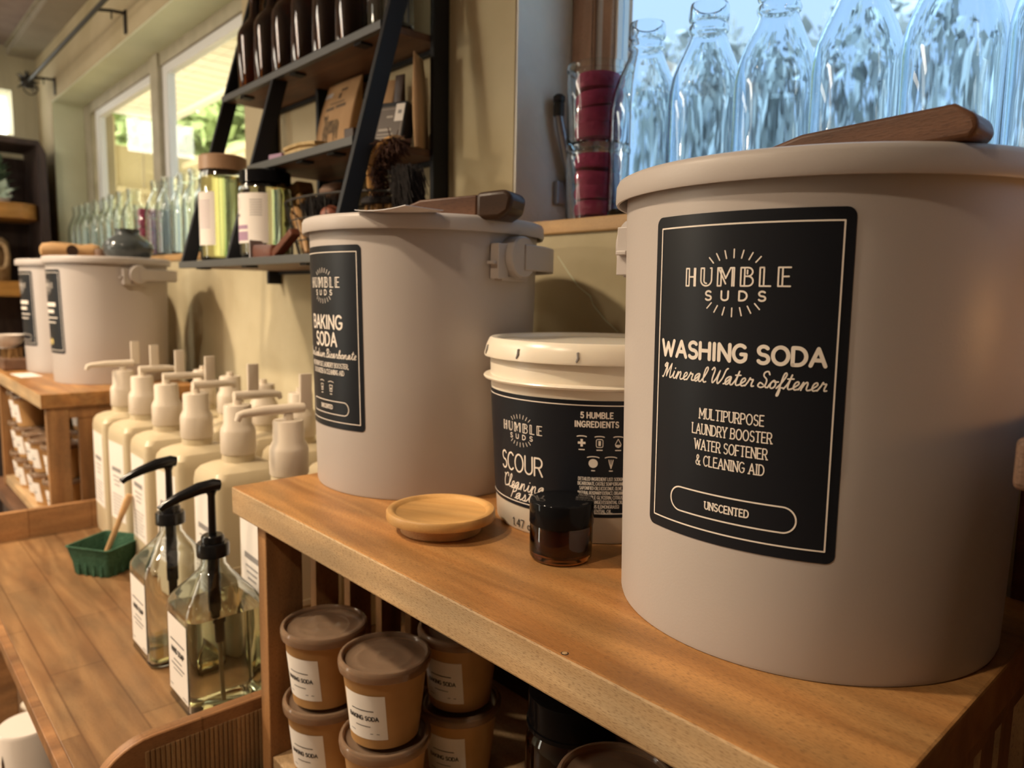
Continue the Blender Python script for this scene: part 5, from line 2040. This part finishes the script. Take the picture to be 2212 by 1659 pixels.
# ------------------------------------------------------------------ dark hutch at the end wall
hu = thing('dark_hutch', 'dark wooden hutch with warm-lit shelves at the far left end wall', 'cabinet', (-4.74, .28, ZF))
hb = -ZF
mb = MB()
mb.box(0, .05, -.5, .53, 0, .67 + hb)
make('back_panel', mb, M['dark_cabinet'], hu, smooth=0)
mb = MB()
mb.prism([(.49, 0), (.53, 0), (.53, .66 + hb), (.50, .72 + hb), (.49, .72 + hb)], 0, 0.05, .40)
make('side_panel', mb, M['dark_cabinet'], hu, smooth=0)
mb = MB()
mb.box(.05, .40, -.5, .49, .695 + hb, .72 + hb)
make('top_panel', mb, M['dark_cabinet'], hu, smooth=0)
for z in (.335, -.045, -.45):
    mb = MB()
    pts_ = rrect(.98, .74, .10, 6)
    mb.prism([(x + .05 if x < 0 else min(.05 + x, .47), y) for x, y in [(p[1] if p[1] > 0 else 0, p[0]) for p in pts_]], 2, z + hb, z + .075 + hb)
    make('shelf', mb, M['lamplit_shelf'], hu, smooth=0, bevel=.006)
pl = thing('potted_succulent', 'grey-green leafy plant on the upper warm-lit shelf of the dark hutch', 'plant', (-4.47, .61, .411))
mb = MB()
mb.lathe([(0, 0), (.05, 0), (.065, .05), (.060, .055), (0, .05)], 28, cap0=False, cap1=False)
make('pot', mb, M['porcelain'], pl, smooth=40)
mb = MB()
for i in range(70):
    a = random.uniform(0, 2 * pi)
    e = random.uniform(.1, 1.4)
    L = random.uniform(.06, .11)
    base_ = Vector((random.uniform(-.02, .02), random.uniform(-.02, .02), .05 + random.uniform(0, .13)))
    d = Vector((cos(a) * cos(e), sin(a) * cos(e), sin(e)))
    sd = d.cross(Vector((0, 0, 1))).normalized() * .016
    up_ = d.cross(sd).normalized() * .004
    mb.add([base_, base_ + d * L * .5 + sd + up_, base_ + d * L, base_ + d * L * .5 - sd + up_, base_ + d * L * .5 - up_], [(0, 1, 4), (1, 2, 4), (2, 3, 4), (3, 0, 4)])
make('leaves', mb, M['leaf'], pl, smooth=0)
mb = MB()
for i in range(16):
    a = random.uniform(-1.2, 1.2)
    L = random.uniform(.06, .10)
    base_ = Vector((.05, -.01, .05))
    d = Vector((cos(a) * .6, sin(a), random.uniform(-.4, .9))).normalized()
    sd = d.cross(Vector((1, 0, .2))).normalized() * .016
    mb.add([base_, base_ + d * L * .5 + sd, base_ + d * L, base_ + d * L * .5 - sd], [(0, 1, 2, 3)])
make('pale_leaves', mb, M['leaf_pale'], pl, smooth=0, recalc=False)
hbk = thing('straw_basket', 'woven straw basket with a loop handle on the lower warm-lit shelf', 'basket', (-4.47, .555, .0305))
mb = MB()
mb.lathe([(0, 0), (.085, 0), (.092, .01), (.098, .12), (.092, .19), (.070, .215), (.062, .215), (.08, .18), (.085, .02), (0, .012)], 36, cap0=False, cap1=False)
make('body', mb, M['straw'], hbk, smooth=40)
mb = MB()
mb.tube([(.10, .045 + .026 * cos(2 * pi * i / 20), .12 + .062 * sin(2 * pi * i / 20)) for i in range(20)], .011, 8, closed=True)
make('loop_handle', mb, M['straw'], hbk, smooth=50)

# ------------------------------------------------------------------ rustic stand and little lamp at the right
rs = thing('rustic_stand', 'dark rustic wooden stand with a thick rough top at the right edge', 'stand', (-.100, .445, ZF))
zs_ = -.068 - ZF
mb = MB()
mb.box(0, .60, 0, .31, zs_ - .028, zs_)
make('top_slab', mb, M['rustic'], rs, smooth=0, bevel=.004, bseg=3)
mb = MB()
mb.box(-.062, .55, .310, .335, .85, zs_ - .028)
make('back_board', mb, M['redwood'], rs, smooth=0, bevel=.002)
for x in (.10, .50):
    mb = MB()
    mb.box(x, x + .05, .02, .07, 0, zs_ - .028)
    make('leg', mb, M['rustic'], rs, smooth=0, bevel=.003)
lp = thing('small_lamp', 'small warm glowing lamp on the rustic stand', 'lamp', (.11, .655, -.068))
mb = MB()
mb.lathe([(0, 0), (.030, 0), (.031, .006), (.010, .010), (.010, .020), (0, .020)], 28, cap0=False, cap1=False)
make('base', mb, M['iron'], lp, smooth=40)
mb = MB()
mb.sphere((0, 0, .044), .025, 20, 14)
make('bulb', mb, M['bulb'], lp, smooth=60)
light('lamp_glow', 'POINT', (.075, .655, -.020), .24, (1.0, .48, .17), .02)

# ------------------------------------------------------------------ lower left: things standing in front of the tray table
def make_big_jug(label, loc, rz):
    t = thing('refill_jug', label, 'jug', loc, rz, 'white refill jugs under the tray table')
    b = MB()
    rg = [[(x, y, z) for x, y in rrect(2 * w, 2 * d, r, 5)] for z, w, d, r in ((0, .066, .066, .02), (.005, .072, .072, .022), (.14, .072, .072, .024), (.17, .066, .066, .03), (.195, .045, .045, .03), (.205, .026, .026, .0255), (.225, .024, .024, .0235))]
    b.loft(rg)
    make('body', b, M['jug'], t, smooth=40)
    b = MB()
    b.lathe([(.027, .218), (.029, .220), (.029, .242), (.020, .246), (.009, .246), (.0085, .315)], 28)
    make('collar', b, M['pump_white'], t, smooth=40)
    b = MB()
    b.tube([(0, .028, .318), (0, .018, .321), (0, -.02, .322), (0, -.042, .320), (0, -.048, .316)], [.007, .012, .013, .011, .006], 12)
    make('pump_head', b, M['pump_white'], t, smooth=50)
    return t


make_big_jug('white refill jug with a pump on the low shelf, near the bottom left corner', (-1.93, .275, -1.30), R(-70))
make_big_jug('white refill jug at the far left on the low shelf under the tray table', (-2.00, .47, -1.30), R(-20))
pr2 = thing('paper_canister', 'beige canister with a dark slit on the low shelf under the tray table', 'canister', (-1.62, .215, -1.30))
mb = MB()
mb.lathe([(0, .003), (.048, 0), (.052, .004), (.052, .450), (.048, .456), (0, .456)], 40, cap0=False, cap1=False)
make('body', mb, M['porcelain'], pr2, smooth=40)
mb = MB()
mb.loft([[(.0522 * cos(R(a)) , .0522 * sin(R(a)), z) for a in (300 - w_, 300, 300 + w_)] for z, w_ in ((.330, .5), (.345, 4), (.375, 6), (.405, 4), (.420, .5))], False, False, closed=False)
make('slit', mb, M['walnut_dark'], pr2, smooth=0)
